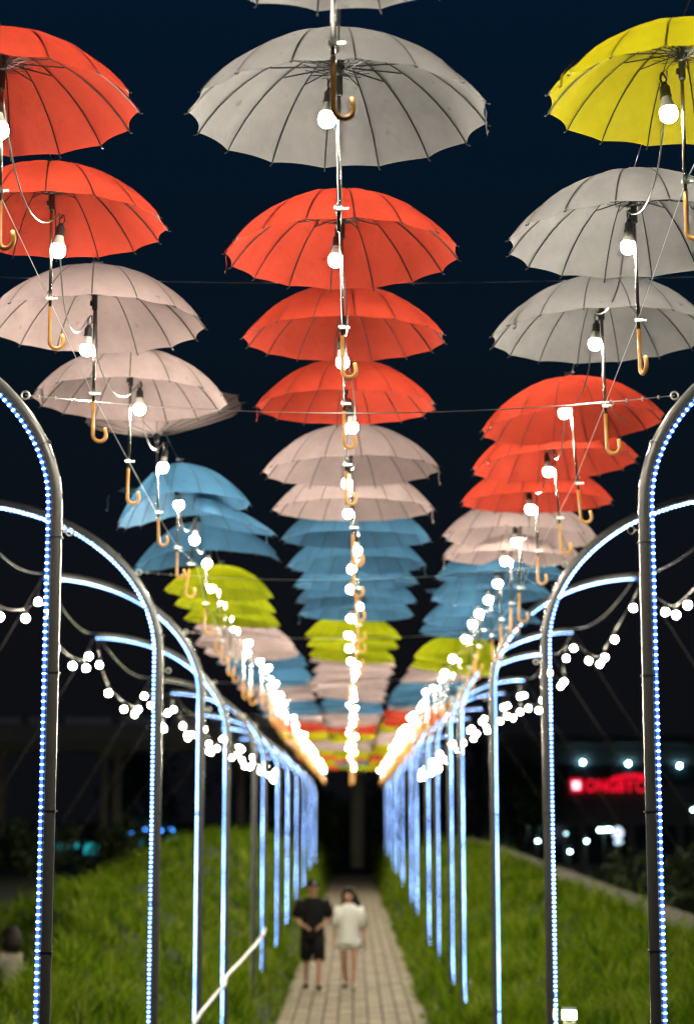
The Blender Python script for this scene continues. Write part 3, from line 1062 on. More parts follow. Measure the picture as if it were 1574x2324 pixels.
# ------------------------------------------------------------------ festoon strings along the arch tips
fg_ = MB(); fg_.ball((0, 0, 0), 0.029, 12, 8)
FGLOBE_ME = fg_.mesh('globe', M_FBULB, True)
fs_ = MB(); fs_.lathe([(0.017, 0.026), (0.018, 0.06), (0.010, 0.068), (0.005, 0.09)], 8)
FSOCK_ME = fs_.mesh('socket', M_BLACK)
for side in ('left', 'right'):
    T = ARCH_TIPS[side]
    # a string also comes from the arch nearer than the first one in sight
    for k in range(0, len(T) - 1):
        A, B_ = T[k] + Vector((0, 0, -0.03)), T[k + 1] + Vector((0, 0, -0.03))
        if k == 0:
            continue
        root = obj('festoon_string', None, None, A)
        tag(root, 'sagging string of round warm bulbs between the %s and %s arches on the %s' % (ordinal(k + 1), ordinal(k + 2), side), 'string lights', 'festoon strings on both sides')
        L = (B_ - A).length
        sag = 0.52 + random.uniform(-0.06, 0.06)
        nb = max(4, min(6, int(round(L / 0.8))))
        pts_ = []
        for t in np.linspace(0, 1, 17):
            pts_.append(A.lerp(B_, t) - A + Vector((0.05 * math.sin(9 * t + k), 0, -sag * 4 * t * (1 - t))))
        m = MB(); m.tube(pts_, 0.0055, 5)
        m.build('cable', M_DCABLE, root, True)
        for q in range(nb):
            t = (q + 0.5) / nb
            p = A.lerp(B_, t) - A + Vector((0.05 * math.sin(9 * t + k), 0, -sag * 4 * t * (1 - t)))
            g = obj('bulb', FGLOBE_ME, root, loc=p + Vector((0, 0, -0.085)))
            obj('socket', FSOCK_ME, g)
    # guy wires from the tips down to the ground outside
    for k, t_ in enumerate(T[:8]):
        s = -1 if side == 'left' else 1
        foot = Vector((t_.x + s * 2.6, t_.y + 0.3, 0))
        foot.z = float(height(foot.x, foot.y))
        m = MB(); m.tube([t_, foot], 0.0035, 4)
        tag(m.build('guy_wire', M_GUY), 'thin guy wire running down and outward from the %s arch on the %s' % (ordinal(k + 1), side), 'wire', 'guy wires of the arches')
    for k in range(1, min(6, len(T) - 1)):
        A, B_ = T[k], T[k + 1]
        m = MB()
        m.tube([A.lerp(B_, t) + Vector((0, 0, 0.02 - 0.16 * 4 * t * (1 - t))) for t in np.linspace(0, 1, 13)], 0.0045, 5)
        tag(m.build('feed_cable', M_FEED, None, True), 'grey cable slung between the tips of the %s and %s arches on the %s' % (ordinal(k + 1), ordinal(k + 2), side), 'cable', 'feed cables between arch tips')

# white conduit lying along the left edge of the path
wp = [at(428, 2345, 14.6), at(455, 2300, 15.8), at(497, 2248, 17.6), at(510, 2236, 18.0), at(514, 2215, 18.3), at(548, 2180, 20.6), at(575, 2150, 22.6), at(597, 2122, 24.8), at(601, 2108, 25.0)]
M_PIPE = pbr('white_hose', (0.78, 0.76, 0.70), 0.35)
m = MB(); m.tube(wp, 0.016, 8)
tag(m.build('white_hose', M_PIPE, None, True), 'white hose slung along the grass at the left edge of the path', 'hose')

# small garden floodlight in the grass on the right
P = at(1291, 2306, 13.4)
fl = obj('floodlight', None, None, (P.x, P.y, float(height(P.x, P.y)) + 0.05))
tag(fl, 'small lit floodlight standing in the grass beside the second right arch', 'floodlight')
dz = P.z - fl.location.z
m = MB(); m.tube([(0, 0, -0.2), (0, 0, dz - 0.05)], 0.012, 8); m.build('stake', M_BLACK, fl)
tilt = Matrix.Rotation(R(-12), 3, 'Z') @ Matrix.Rotation(R(38), 3, 'X')
m = MB(); m.box((0, 0, dz + 0.02), (0.10, 0.03, 0.075), rot=tilt); m.build('housing', pbr('grey_housing', (0.35, 0.35, 0.36), 0.5), fl)
M_FLOOD = emit('flood_lens', (1.0, 0.93, 0.55), 500.0)
m = MB(); m.box(Vector((0, 0, dz + 0.02)) + tilt @ Vector((0, -0.018, 0)), (0.085, 0.008, 0.06), rot=tilt); m.build('lens', M_FLOOD, fl)
m = MB(); m.torus((0, 0.03, dz), 0.058, 0.005, 10, 5, 0, 'XZ', math.pi, 2 * math.pi); m.build('bracket', M_BLACK, fl)
P = at(1066, 2240, 26.0)
mk = MB(); zz_ = float(height(P.x, P.y)); mk.lathe([(0.022, zz_ - 0.1), (0.022, P.z + 0.06), (0.012, P.z + 0.1)], 8, (P.x, P.y, 0))
tag(mk.build('marker_stake', M_PIPE), 'short pale stake in the grass at the right edge of the path', 'stake')


# ------------------------------------------------------------------ people
def skin_body(name, joints, edges, root_i, material, parent):
    me = bpy.data.meshes.new(name)
    me.from_pydata([j[0] for j in joints], edges, [])
    o = obj(name, me)
    sk = o.modifiers.new('skin', 'SKIN')
    for i, j in enumerate(joints):
        sv = me.skin_vertices[0].data[i]
        r = j[1]
        sv.radius = r if isinstance(r, tuple) else (r, r)
        sv.use_root = (i == root_i)
    sk.use_smooth_shade = True
    ss = o.modifiers.new('sub', 'SUBSURF'); ss.levels = 2; ss.render_levels = 2
    dg = bpy.context.evaluated_depsgraph_get()
    me2 = bpy.data.meshes.new_from_object(o.evaluated_get(dg))
    bpy.data.objects.remove(o)
    me2.materials.clear(); me2.materials.append(material)
    me2.polygons.foreach_set('use_smooth', [True] * len(me2.polygons))
    return obj(name, me2, parent)


def loft(mb, rings, n=16, cap0=False, cap1=False, mi=0, wob=0.0):
    """rings: (centre, rx, ry, axis matrix or None)"""
    vs, fs = [], []
    for i, (c, rx, ry, mt) in enumerate(rings):
        for j in range(n):
            a = 2 * math.pi * j / n
            k = 1 + wob * math.sin(3 * a + i * 1.3)
            p = Vector((rx * k * math.cos(a), ry * k * math.sin(a), 0))
            if mt is not None: p = mt @ p
            vs.append(p + Vector(c))
    for i in range(len(rings) - 1):
        for j in range(n):
            j2 = (j + 1) % n
            fs.append((i * n + j, i * n + j2, (i + 1) * n + j2, (i + 1) * n + j))
    if cap0: fs.append(tuple(range(n - 1, -1, -1)))
    if cap1: fs.append(tuple((len(rings) - 1) * n + j for j in range(n)))
    mb.add(vs, fs, mi)


def axis_to(d):
    return Vector(d).normalized().to_track_quat('Z', 'Y').to_matrix()


def limb_loft(mb, a, b, ra, rb, n=12, mid=None):
    a, b = Vector(a), Vector(b)
    mt = axis_to(b - a)
    rs = [ra, (ra + rb) / 2 if mid is None else mid, rb]
    loft(mb, [(a.lerp(b, t), r, r, mt) for t, r in zip((0, 0.5, 1), rs)], n, True, True)


def add_hand(J, E, wrist_i, wrist, d, side_v, s=1.0, curl=0.35):
    """palm plus five fingers of different lengths as short chains"""
    w = Vector(wrist); d = Vector(d).normalized(); sv = Vector(side_v).normalized(); pn = d.cross(sv).normalized()
    palm = w + d * 0.055 * s
    J.append((tuple(palm), (0.030 * s, 0.018 * s))); pi = len(J) - 1
    E.append((wrist_i, pi))
    for k, (off, ln) in enumerate(((-0.026, 0.062), (-0.009, 0.074), (0.009, 0.070), (0.026, 0.054))):
        b0 = palm + d * 0.035 * s + sv * off * s
        m0 = b0 + (d + pn * curl * 0.5).normalized() * ln * 0.5 * s
        t0 = m0 + (d + pn * curl * 2).normalized() * ln * 0.5 * s
        i0 = len(J)
        J += [(tuple(b0), 0.0085 * s), (tuple(m0), 0.008 * s), (tuple(t0), 0.0065 * s)]
        E += [(pi, i0), (i0, i0 + 1), (i0 + 1, i0 + 2)]
    b0 = w + d * 0.03 * s - sv * 0.034 * s
    t0 = b0 + (d - sv * 0.5 + pn * 0.4).normalized() * 0.05 * s
    i0 = len(J)
    J += [(tuple(b0), 0.010 * s), (tuple(t0), 0.008 * s)]
    E += [(pi, i0), (i0, i0 + 1)]


M_SKIN = pbr('skin', (0.52, 0.29, 0.185), 0.55, noise=(0.45, 0.24, 0.15), nscale=12)
M_BLACKC = pbr('black_cotton', (0.006, 0.006, 0.007), 0.95, spec=0.2, noise=(0.010, 0.010, 0.011), nscale=9, bump=0.4)
M_WHITEC = pbr('white_cotton', (0.80, 0.79, 0.75), 0.85, noise=(0.72, 0.71, 0.67), nscale=6, bump=0.5)
M_HAIR = pbr('dark_hair', (0.010, 0.006, 0.004), 0.7, spec=0.25, bump=0.6, nscale=40)
M_SHOE = pbr('black_shoe', (0.015, 0.015, 0.016), 0.6)
M_SHOEW = pbr('canvas_shoe', (0.42, 0.38, 0.33), 0.7)
M_CREAM = pbr('cream_cotton', (0.22, 0.20, 0.15), 0.85, bump=0.4, nscale=8)
M_EYE = pbr('eye', (0.02, 0.015, 0.012), 0.2)
M_LIP = pbr('lip', (0.36, 0.13, 0.10), 0.5)


def head_parts(root, hc, s, face):
    """eyes and mouth on the head; face: unit vector the face looks along"""
    f = Vector(face).normalized(); sd = Vector((0, 0, 1)).cross(f).normalized()
    for q in (-1, 1):
        m = MB(); m.ball(Vector(hc) + f * 0.088 * s + sd * q * 0.032 * s + Vector((0, 0, 0.008 * s)), 0.011 * s, 8, 5); m.build('eye', M_EYE, root, True)
    m = MB(); m.ball(Vector(hc) + f * 0.088 * s + Vector((0, 0, -0.062 * s)), 0.016 * s, 8, 5, 0, (1.5, 1, 0.45)); m.build('mouth', M_LIP, root, True)


def man(loc):
    root = obj('person', None, None, loc)
    tag(root, 'person in black T-shirt, black shorts and cap walking on the path, hands at waist', 'person')
    hz = 1.62
    J = [((0, 0, 0.93), (0.15, 0.11)), ((0, 0, 1.13), (0.145, 0.105)), ((0, 0.0, 1.34), (0.17, 0.115)), ((0, 0, 1.47), 0.062), ((0, -0.01, 1.545), 0.06), ((0, -0.015, hz - 0.02), (0.082, 0.10)), ((0, -0.015, hz + 0.08), (0.078, 0.094))]
    E = [(0, 1), (1, 2), (2, 3), (3, 4), (4, 5), (5, 6)]
    J.append(((0, -0.128, hz - 0.035), 0.013)); E.append((5, 7))                        # nose
    for s in (-1, 1):
        J.append(((s * 0.093, 0.0, hz - 0.01), 0.014)); E.append((5, len(J) - 1))        # ears
    for s in (-1, 1):                                                                    # arms: hands held in front of the waist
        i = len(J)
        sh, el, wr = (s * 0.185, 0.0, 1.40), (s * 0.285, 0.02, 1.13), (s * 0.15, -0.16, 1.03)
        J += [(sh, 0.062), (el, 0.044), (wr, 0.028)]
        E += [(2, i), (i, i + 1), (i + 1, i + 2)]
        add_hand(J, E, i + 2, wr, (-s * 0.55, -0.35, -0.35), (0, 0.4, -1), 1.0, 0.5)
    stride = {-1: 0.16, 1: -0.20}
    for s in (-1, 1):
        i = len(J)
        fy = stride[s]
        J += [((s * 0.095, 0, 0.86), 0.088), ((s * 0.105, fy * 0.6 - 0.02, 0.50), 0.058), ((s * 0.11, fy, 0.10), 0.037), ((s * 0.115, fy - 0.11, 0.035), 0.034)]
        E += [(0, i), (i, i + 1), (i + 1, i + 2), (i + 2, i + 3)]
    skin_body('body', J, E, 0, M_SKIN, root)
    # T-shirt with short sleeves
    m = MB()
    loft(m, [((0, 0, 0.86), 0.195, 0.135, None), ((0, 0, 1.0), 0.185, 0.13, None), ((0, 0, 1.15), 0.187, 0.13, None), ((0, 0, 1.30), 0.208, 0.138, None), ((0, 0, 1.41), 0.215, 0.13, None), ((0, 0, 1.475), 0.14, 0.10, None), ((0, -0.005, 1.49), 0.075, 0.072, None)], 20, wob=0.012)
    for s in (-1, 1):
        limb_loft(m, (s * 0.165, 0, 1.425), (s * 0.285, 0.015, 1.165), 0.105, 0.082, mid=0.098)
    m.build('t_shirt', M_BLACKC, root, True)
    m = MB()
    loft(m, [((0, 0, 0.96), 0.175, 0.125, None), ((0, 0, 0.86), 0.195, 0.14, None), ((0, 0, 0.78), 0.19, 0.135, None)], 20, True, True)
    for s in (-1, 1):
        limb_loft(m, (s * 0.095, 0, 0.86), (s * 0.107, stride[s] * 0.6 - 0.01, 0.47), 0.112, 0.098)
    m.build('shorts', M_BLACKC, root, True)
    for s in (-1, 1):
        m = MB()
        m.ball((s * 0.115, stride[s] - 0.05, 0.045), 0.05, 12, 8, 0, (0.95, 2.6, 0.9)); m.build('shoe', M_SHOE, root, True)
    m = MB()
    m.ball((0, -0.005, hz + 0.05), 0.108, 16, 10, 0, (0.93, 1.08, 1.0))
    m.v = [Vector((p.x, p.y, max(p.z, hz + 0.045))) for p in m.v]
    cap = m.build('cap', M_BLACKC, root, True)
    m = MB(); m.ball((0, -0.125, hz + 0.055), 0.075, 12, 6, 0, (1.0, 0.95, 0.12)); m.build('peak', M_BLACKC, cap, True)
    m = MB(); m.ball((0.03, -0.107, hz + 0.10), 0.02, 8, 6, 0, (1.1, 0.4, 1)); m.build('badge', M_WHITEC, cap, True)
    m = MB(); m.ball((0, 0.03, hz + 0.0), 0.10, 12, 8, 0, (0.93, 0.8, 0.9)); m.build('hair', M_HAIR, root, True)
    head_parts(root, (0, -0.012, hz), 1.0, (0, -1, 0))
    return root


def woman(loc):
    root = obj('person', None, None, loc)
    tag(root, 'person with long dark hair in loose white top and shorts walking on the path', 'person')
    hz = 1.50
    J = [((0, 0, 0.86), (0.135, 0.10)), ((0, 0, 1.05), (0.115, 0.09)), ((0, 0, 1.24), (0.135, 0.10)), ((0, 0, 1.36), 0.05), ((-0.005, -0.008, 1.425), 0.05), ((-0.015, -0.012, hz - 0.02), (0.072, 0.09)), ((-0.02, -0.012, hz + 0.075), (0.072, 0.088))]
    E = [(0, 1), (1, 2), (2, 3), (3, 4), (4, 5), (5, 6)]
    J.append(((-0.04, -0.112, hz - 0.035), 0.011)); E.append((5, 7))
    for s in (-1, 1):
        J.append(((s * 0.083 - 0.01, 0.0, hz - 0.01), 0.012)); E.append((5, len(J) - 1))
    for s in (-1, 1):
        i = len(J)
        sh, el, wr = (s * 0.155, 0, 1.30), (s * 0.235, 0.02, 1.03), (s * 0.255, -0.03, 0.80)
        J += [(sh, 0.050), (el, 0.036), (wr, 0.024)]
        E += [(2, i), (i, i + 1), (i + 1, i + 2)]
        add_hand(J, E, i + 2, wr, (0, -0.12, -1), (0, 1, 0), 0.92, 0.4 if s > 0 else 0.25)
    stride = {-1: 0.20, 1: -0.17}
    for s in (-1, 1):
        i = len(J)
        fy = stride[s]
        J += [((s * 0.085, 0, 0.80), 0.085), ((s * 0.078, fy * 0.35 - 0.05, 0.46), 0.055), ((s * 0.055, fy, 0.10), 0.034), ((s * 0.07, fy - 0.10, 0.03), 0.03)]
        E += [(0, i), (i, i + 1), (i + 1, i + 2), (i + 2, i + 3)]
    skin_body('body', J, E, 0, M_SKIN, root)
    m = MB()
    loft(m, [((0, 0, 0.74), 0.205, 0.155, None), ((0, 0, 0.86), 0.185, 0.14, None), ((0, 0, 1.02), 0.165, 0.125, None), ((0, 0, 1.18), 0.165, 0.125, None), ((0, 0, 1.29), 0.178, 0.12, None), ((0, 0, 1.35), 0.12, 0.09, None), ((0, -0.004, 1.385), 0.072, 0.066, None)], 24, wob=0.03)
    for s in (-1, 1):
        limb_loft(m, (s * 0.135, 0, 1.315), (s * 0.24, 0.01, 1.0), 0.095, 0.074, mid=0.086)
    m.build('loose_top', M_WHITEC, root, True)
    m = MB()
    loft(m, [((0, 0, 0.88), 0.15, 0.115, None), ((0, 0, 0.76), 0.19, 0.14, None)], 20, True, True)
    for s in (-1, 1):
        limb_loft(m, (s * 0.09, 0, 0.80), (s * 0.10, stride[s] * 0.15, 0.655), 0.112, 0.118)
    m.build('shorts', M_WHITEC, root, True)
    for s in (-1, 1):
        m = MB(); m.ball((s * 0.07, stride[s] - 0.045, 0.04), 0.043, 12, 8, 0, (0.95, 2.6, 0.9)); m.build('shoe', M_SHOEW if s > 0 else M_SHOE, root, True)
    m = MB()
    m.ball((-0.01, 0.018, hz + 0.045), 0.104, 16, 10, 0, (0.96, 0.98, 1.0))
    for q in range(11):
        a = R(-35 + 21 * q)
        x0, y0 = 0.082 * math.cos(a), 0.03 + 0.07 * math.sin(a)
        lean = 0.10 if x0 > 0 else 0.015
        if a > math.pi * 0.95 and x0 < 0: lean = 0.0
        m.tube([(x0 - 0.01, y0, hz + 0.06), (x0 * 1.1 + lean * 0.3, y0 + 0.02, hz - 0.06), (x0 * 1.15 + lean * 0.8, y0 + 0.03, hz - 0.17), (x0 * 1.0 + lean * 1.25, y0 + 0.03, hz - 0.27)], [0.035, 0.038, 0.034, 0.008], 7)
    m.build('hair', M_HAIR, root, True)
    m = MB(); m.box((0.262, -0.06, 0.70), (0.012, 0.07, 0.145)); m.build('phone', M_BLACK, root)
    head_parts(root, (-0.018, -0.012, hz), 0.9, (-0.12, -1, 0))
    return root


Pm = at(709, 2243, 31.6); man((Pm.x, Pm.y, 0.0))
Pw = at(792, 2243, 31.6); woman((Pw.x, Pw.y, 0.0))


def sitter(loc):
    root = obj('person', None, None, loc, (0, 0, R(-115)))
    tag(root, 'person with dark hair and pale top sitting in the grass at the left edge', 'person')
    hz = 0.78
    J = [((0, 0, 0.10), (0.17, 0.14)), ((0, -0.02, 0.30), (0.13, 0.10)), ((0, -0.05, 0.50), (0.155, 0.11)), ((0, -0.06, 0.62), 0.055), ((0, -0.08, 0.68), 0.055), ((0, -0.09, hz - 0.02), (0.078, 0.096)), ((0, -0.09, hz + 0.07), (0.076, 0.092))]
    E = [(0, 1), (1, 2), (2, 3), (3, 4), (4, 5), (5, 6)]
    J.append(((0, -0.20, hz - 0.03), 0.012)); E.append((5, 7))
    for s in (-1, 1):
        i = len(J)
        wr = (s * 0.13, -0.40, 0.42)
        J += [((s * 0.17, -0.05, 0.56), 0.055), ((s * 0.25, -0.18, 0.36), 0.04), (wr, 0.026)]
        E += [(2, i), (i, i + 1), (i + 1, i + 2)]
        add_hand(J, E, i + 2, wr, (-s * 0.4, -0.8, -0.1), (0, 0, 1), 0.95, 0.5)
    for s in (-1, 1):
        i = len(J)
        J += [((s * 0.11, -0.05, 0.12), 0.09), ((s * 0.17, -0.42, 0.42), 0.062), ((s * 0.15, -0.58, 0.06), 0.04), ((s * 0.16, -0.70, 0.03), 0.035)]
        E += [(0, i), (i, i + 1), (i + 1, i + 2), (i + 2, i + 3)]
    skin_body('body', J, E, 0, M_SKIN, root)
    m = MB()
    loft(m, [((0, 0, 0.06), 0.20, 0.16, None), ((0, -0.02, 0.28), 0.175, 0.135, None), ((0, -0.05, 0.48), 0.19, 0.135, None), ((0, -0.055, 0.57), 0.17, 0.11, None), ((0, -0.06, 0.63), 0.075, 0.07, None)], 20, wob=0.02)
    for s in (-1, 1):
        limb_loft(m, (s * 0.14, -0.05, 0.56), (s * 0.24, -0.17, 0.38), 0.078, 0.07)
    m.build('top', M_CREAM, root, True)
    m = MB()
    for s in (-1, 1):
        limb_loft(m, (s * 0.11, -0.02, 0.12), (s * 0.17, -0.42, 0.43), 0.11, 0.085)
        limb_loft(m, (s * 0.17, -0.42, 0.45), (s * 0.15, -0.57, 0.10), 0.085, 0.07)
    m.build('trousers', M_BLACKC, root, True)
    for s in (-1, 1):
        m = MB(); m.ball((s * 0.155, -0.64, 0.04), 0.045, 10, 6, 0, (0.95, 2.4, 0.9)); m.build('shoe', M_SHOE, root, True)
    m = MB()
    m.ball((0, -0.055, hz + 0.04), 0.112, 16, 10, 0, (1.0, 0.98, 1.05))
    for q in range(9):
        a = R(-10 + 25 * q)
        m.tube([(0.085 * math.cos(a), -0.05 + 0.07 * math.sin(a), hz + 0.06), (0.10 * math.cos(a), -0.04 + 0.085 * math.sin(a), hz - 0.08), (0.10 * math.cos(a), -0.03 + 0.09 * math.sin(a), hz - 0.19)], [0.035, 0.038, 0.012], 7)
    m.build('hair', M_HAIR, root, True)
    head_parts(root, (0, -0.09, hz), 0.95, (0, -1, 0))


Ps = at(36, 2052, 24.8)
sitter((Ps.x, Ps.y, float(height(Ps.x, Ps.y)) - 0.02))

# ------------------------------------------------------------------ far background
M_CONC = pbr('viaduct_concrete', (0.50, 0.46, 0.40), 0.85, noise=(0.40, 0.37, 0.32), nscale=0.6, bump=0.3)
M_PANEL = pbr('parapet_panel', (0.62, 0.63, 0.66), 0.6)
VY = 102.0
VS = VY / 150.0
via = obj('viaduct', None, None, (-18 * VS, VY, CH * (1 - VS)), (0, 0, 0), VS)
tag(via, 'dim grey elevated road on round concrete columns behind the left bank', 'viaduct')
m = MB(); m.box((-6, 0, 9.1), (56, 7, 1.3)); m.box((-6, 0, 8.2), (56, 3.6, 0.6)); m.build('deck', M_CONC, via)
for px, w in ((10, 0.85), (245, 0.65), (273, 0.8), (548, 0.7), (810, 1.15)):
    X = (px - 800) / F * 150.0
    c = MB(); c.lathe([(w / 2, -1.0), (w / 2, 7.3), (w / 2 + 0.5, 7.9)], 16, (X + 18, random.uniform(-1.2, 1.2), 0)); c.build('column', M_CONC, via, True)
x = -33.0
while x < 21:
    L = random.uniform(2.6, 4.6)
    p = MB(); p.box((x + L / 2, -3.56, 10.1), (L - 0.7, 0.12, 0.55)); p.build('parapet_panel', M_PANEL, via)
    x += L

# lit kiosks and lamps far on the left
M_TEAL = emit('teal_lit_window', (0.03, 0.55, 0.62), 0.8)
M_DARKW = pbr('dark_wall', (0.05, 0.05, 0.055), 0.8)
KY = 118.0
kw = ['leftmost', 'second', 'third', 'fourth', 'fifth', 'sixth', 'rightmost']
for k, (x0, x1, y0, y1) in enumerate(((49, 66, 1916, 1938), (112, 138, 1915, 1934), (148, 177, 1912, 1926), (191, 231, 1912, 1938), (245, 266, 1908, 1922), (312, 325, 1902, 1918), (378, 431, 1902, 1922))):
    A = at(x0, y1, KY); B_ = at(x1, y0, KY)
    root = obj('kiosk', None, None, ((A.x + B_.x) / 2, A.y, 0))
    tag(root, 'small dark kiosk with a dim teal lit window, %s of the seven across the lawn' % kw[k], 'kiosk', 'kiosks across the lawn')
    w = B_.x - A.x
    m = MB(); m.box((0, 0.9, 1.0), (w + 0.5, 1.6, 2.6)); m.build('wall', M_DARKW, root)
    m = MB(); m.box((0, 0.6, 2.42), (w + 0.9, 2.4, 0.14)); m.build('roof', M_DARKW, root)
    m = MB(); m.box((0, 0.07, (A.z + B_.z) / 2), (w, 0.06, B_.z - A.z)); m.build('window', M_TEAL, root)
M_BLUEL = emit('blue_lamp_globe', (0.06, 0.30, 1.0), 5.0)
for k, (px, py, r) in enumerate(((316, 1879, 0.16), (299, 1891, 0.10), (331, 1881, 0.13), (366, 1885, 0.09), (389, 1884, 0.15))):
    P = at(px, py, 112)
    root = obj('blue_lamp', None, None, (P.x, P.y, 0))
    tag(root, 'small blue globe lamp on a pole, %s from the left beyond the left bank' % ordinal(k + 1), 'lamp', 'blue lamps beyond the left bank')
    m = MB(); m.tube([(0, 0, -0.5), (0, 0, P.z - r)], 0.04, 6); m.build('pole', M_DARKW, root)
    m = MB(); m.ball((0, 0, P.z), r, 10, 6); m.build('globe', M_BLUEL, root, True)

# building with the red sign on the right
BY = 112.0
M_FAC = pbr('dark_cladding', (0.11, 0.115, 0.12), 0.55, noise=(0.085, 0.09, 0.095), nscale=0.8)
M_GLASS = pbr('dark_glazing', (0.02, 0.03, 0.035), 0.12, 0.0, 0.8)
bd = obj('building', None, None, (18, BY, 0))
tag(bd, 'dark low building with three spotlights under its eave and a red sign', 'building')
m = MB(); m.box((2.5, 5.0, 3.0), (26, 10, 8.0)); m.build('wall', M_FAC, bd)
m = MB(); m.box((2.5, 4.4, 7.25), (27, 12, 0.5)); m.build('roof', M_FAC, bd)
for k in range(10):
    m = MB(); m.box((-9.2 + 2.5 * k, -0.03, 5.35), (2.25, 0.06, 1.0)); w = m.build('window', M_GLASS, bd)
    f = MB(); f.box((-9.2 + 2.5 * k + 1.25, -0.05, 5.35), (0.12, 0.1, 1.1)); f.build('frame', M_DARKW, w)
for k in range(9):
    m = MB(); m.box((-9.0 + 2.8 * k, -0.03, 1.3), (2.4, 0.06, 2.2)); m.build('window', M_GLASS, bd)
M_SPOT = emit('cool_spot', (0.40, 0.85, 1.0), 60.0)
for k, (px, py) in enumerate(((1322, 1730), (1425, 1733), (1541, 1738))):
    P = at(px, py, BY * math.cos(PITCH) + 3.2 * math.sin(PITCH) - 0.35)
    root = obj('wall_spotlight', None, None, (P.x, BY - 0.2, P.z))
    tag(root, 'cool white spotlight on the dark building, %s of three above the red sign' % ['leftmost', 'middle', 'rightmost'][k], 'spotlight', 'spotlights on the building')
    m = MB(); m.tube([(0, 0.35, 0.22), (0, 0.0, 0.2), (0, 0, 0.1)], 0.03, 6); m.build('bracket', M_DARKW, root)
    m = MB(); m.ball((0, 0, 0), 0.09, 12, 8); m.build('globe', M_SPOT, root, True)

M_RED = emit('red_neon', (1.0, 0.006, 0.03), 1.1)
M_WHITEL = emit('white_panel_light', (0.85, 0.80, 1.0), 2.0)
sd = BY * math.cos(PITCH) + 1.9 * math.sin(PITCH) - 0.3
A = at(1293, 1797, sd); B_ = at(1484, 1768, sd)
sg = obj('red_sign', None, None, (A.x, BY - 0.22, A.z))
tag(sg, 'glowing red lettered sign with a roof shape on the dark building', 'sign')
Wd, Hd = B_.x - A.x, B_.z - A.z
m = MB(); m.box((Wd / 2, 0.12, Hd / 2), (Wd + 0.2, 0.08, 0.12)); m.build('rail', M_DARKW, sg)
m = MB()
m.box((0.36, 0, Hd / 2), (0.72, 0.1, 0.76)); m.build('icon_frame', M_RED, sg)
m = MB(); m.box((0.34, -0.06, Hd / 2), (0.42, 0.04, 0.44)); m.build('icon', M_WHITEL, sg)
xx = 0.86
for ch in 'ONGBYCE':
    cd = bpy.data.curves.new('letter', 'FONT')
    cd.body = ch; cd.size = 0.98; cd.extrude = 0.05; cd.offset = 0.022
    tmp = bpy.data.objects.new('letter', cd); COL.objects.link(tmp)
    dg = bpy.context.evaluated_depsgraph_get()
    lm = bpy.data.meshes.new_from_object(tmp.evaluated_get(dg))
    bpy.data.objects.remove(tmp)
    lm.materials.clear(); lm.materials.append(M_RED)
    ob = obj('letter', lm, sg, (xx, -0.02, 0.02), (math.pi / 2, 0, 0), (0.78, 1, 1))
    xx += max(v.co.x for v in lm.vertices) * 0.78 + 0.05
m = MB()
rx0, rx1 = at(1385, 1770, sd).x - A.x, at(1484, 1770, sd).x - A.x
n_ = 14
tp, bt = [], []
for i in range(n_ + 1):
    t = i / n_
    xq = rx0 + (rx1 - rx0) * t
    arc = math.sin(math.pi * t) ** 0.8
    tp.append((xq, Hd + 0.04 + 0.26 * arc)); bt.append((xq, Hd - 0.05 + 0.12 * arc))
vs = [(x_, y_, z_) for y_ in (-0.05, 0.05) for (x_, z_) in tp + bt]
k = n_ + 1
fs = []
for i in range(n_):
    fs += [(i, i + 1, k + i + 1, k + i), (2 * k + i + 1, 2 * k + i, 3 * k + i, 3 * k + i + 1), (i + 1, i, 2 * k + i, 2 * k + i + 1), (k + i, k + i + 1, 3 * k + i + 1, 3 * k + i)]
m.add(vs, fs); m.build('roof_shape', M_RED, sg)

# lit pylon sign
P = at(1401, 1897, 96)
py_ = obj('pylon_sign', None, None, (P.x, P.y, -0.9))
tag(py_, 'white glowing rounded sign with a red triangle below the red sign', 'sign')
z_ = P.z + 0.9
M_PYL = emit('pylon_panel', (0.62, 0.80, 1.0), 1.6)
m = MB(); m.tube([(0, 0, 0), (0, 0, z_ - 0.4)], 0.07, 8); m.build('pole', M_DARKW, py_)
m = MB(); m.ball((0, 0, z_ + 0.14), 0.30, 16, 10, 0, (0.92, 0.3, 1.05)); m.build('upper_panel', M_PYL, py_, True)
m = MB(); m.ball((0.03, 0, z_ - 0.33), 0.22, 16, 8, 0, (1.05, 0.3, 0.62)); m.build('lower_panel', M_PYL, py_, True)
m = MB(); m.add([(-0.09, -0.12, z_ + 0.05), (0.09, -0.12, z_ + 0.05), (0.02, -0.12, z_ + 0.30), (-0.02, -0.12, z_ + 0.30), (-0.09, -0.09, z_ + 0.05), (0.09, -0.09, z_ + 0.05), (0.02, -0.09, z_ + 0.30), (-0.02, -0.09, z_ + 0.30)],
                [(0, 1, 2, 3), (7, 6, 5, 4), (0, 4, 5, 1), (1, 5, 6, 2), (2, 6, 7, 3), (3, 7, 4, 0)])
m.build('emblem', emit('emblem_red', (1, 0.01, 0.05), 2.0), py_)

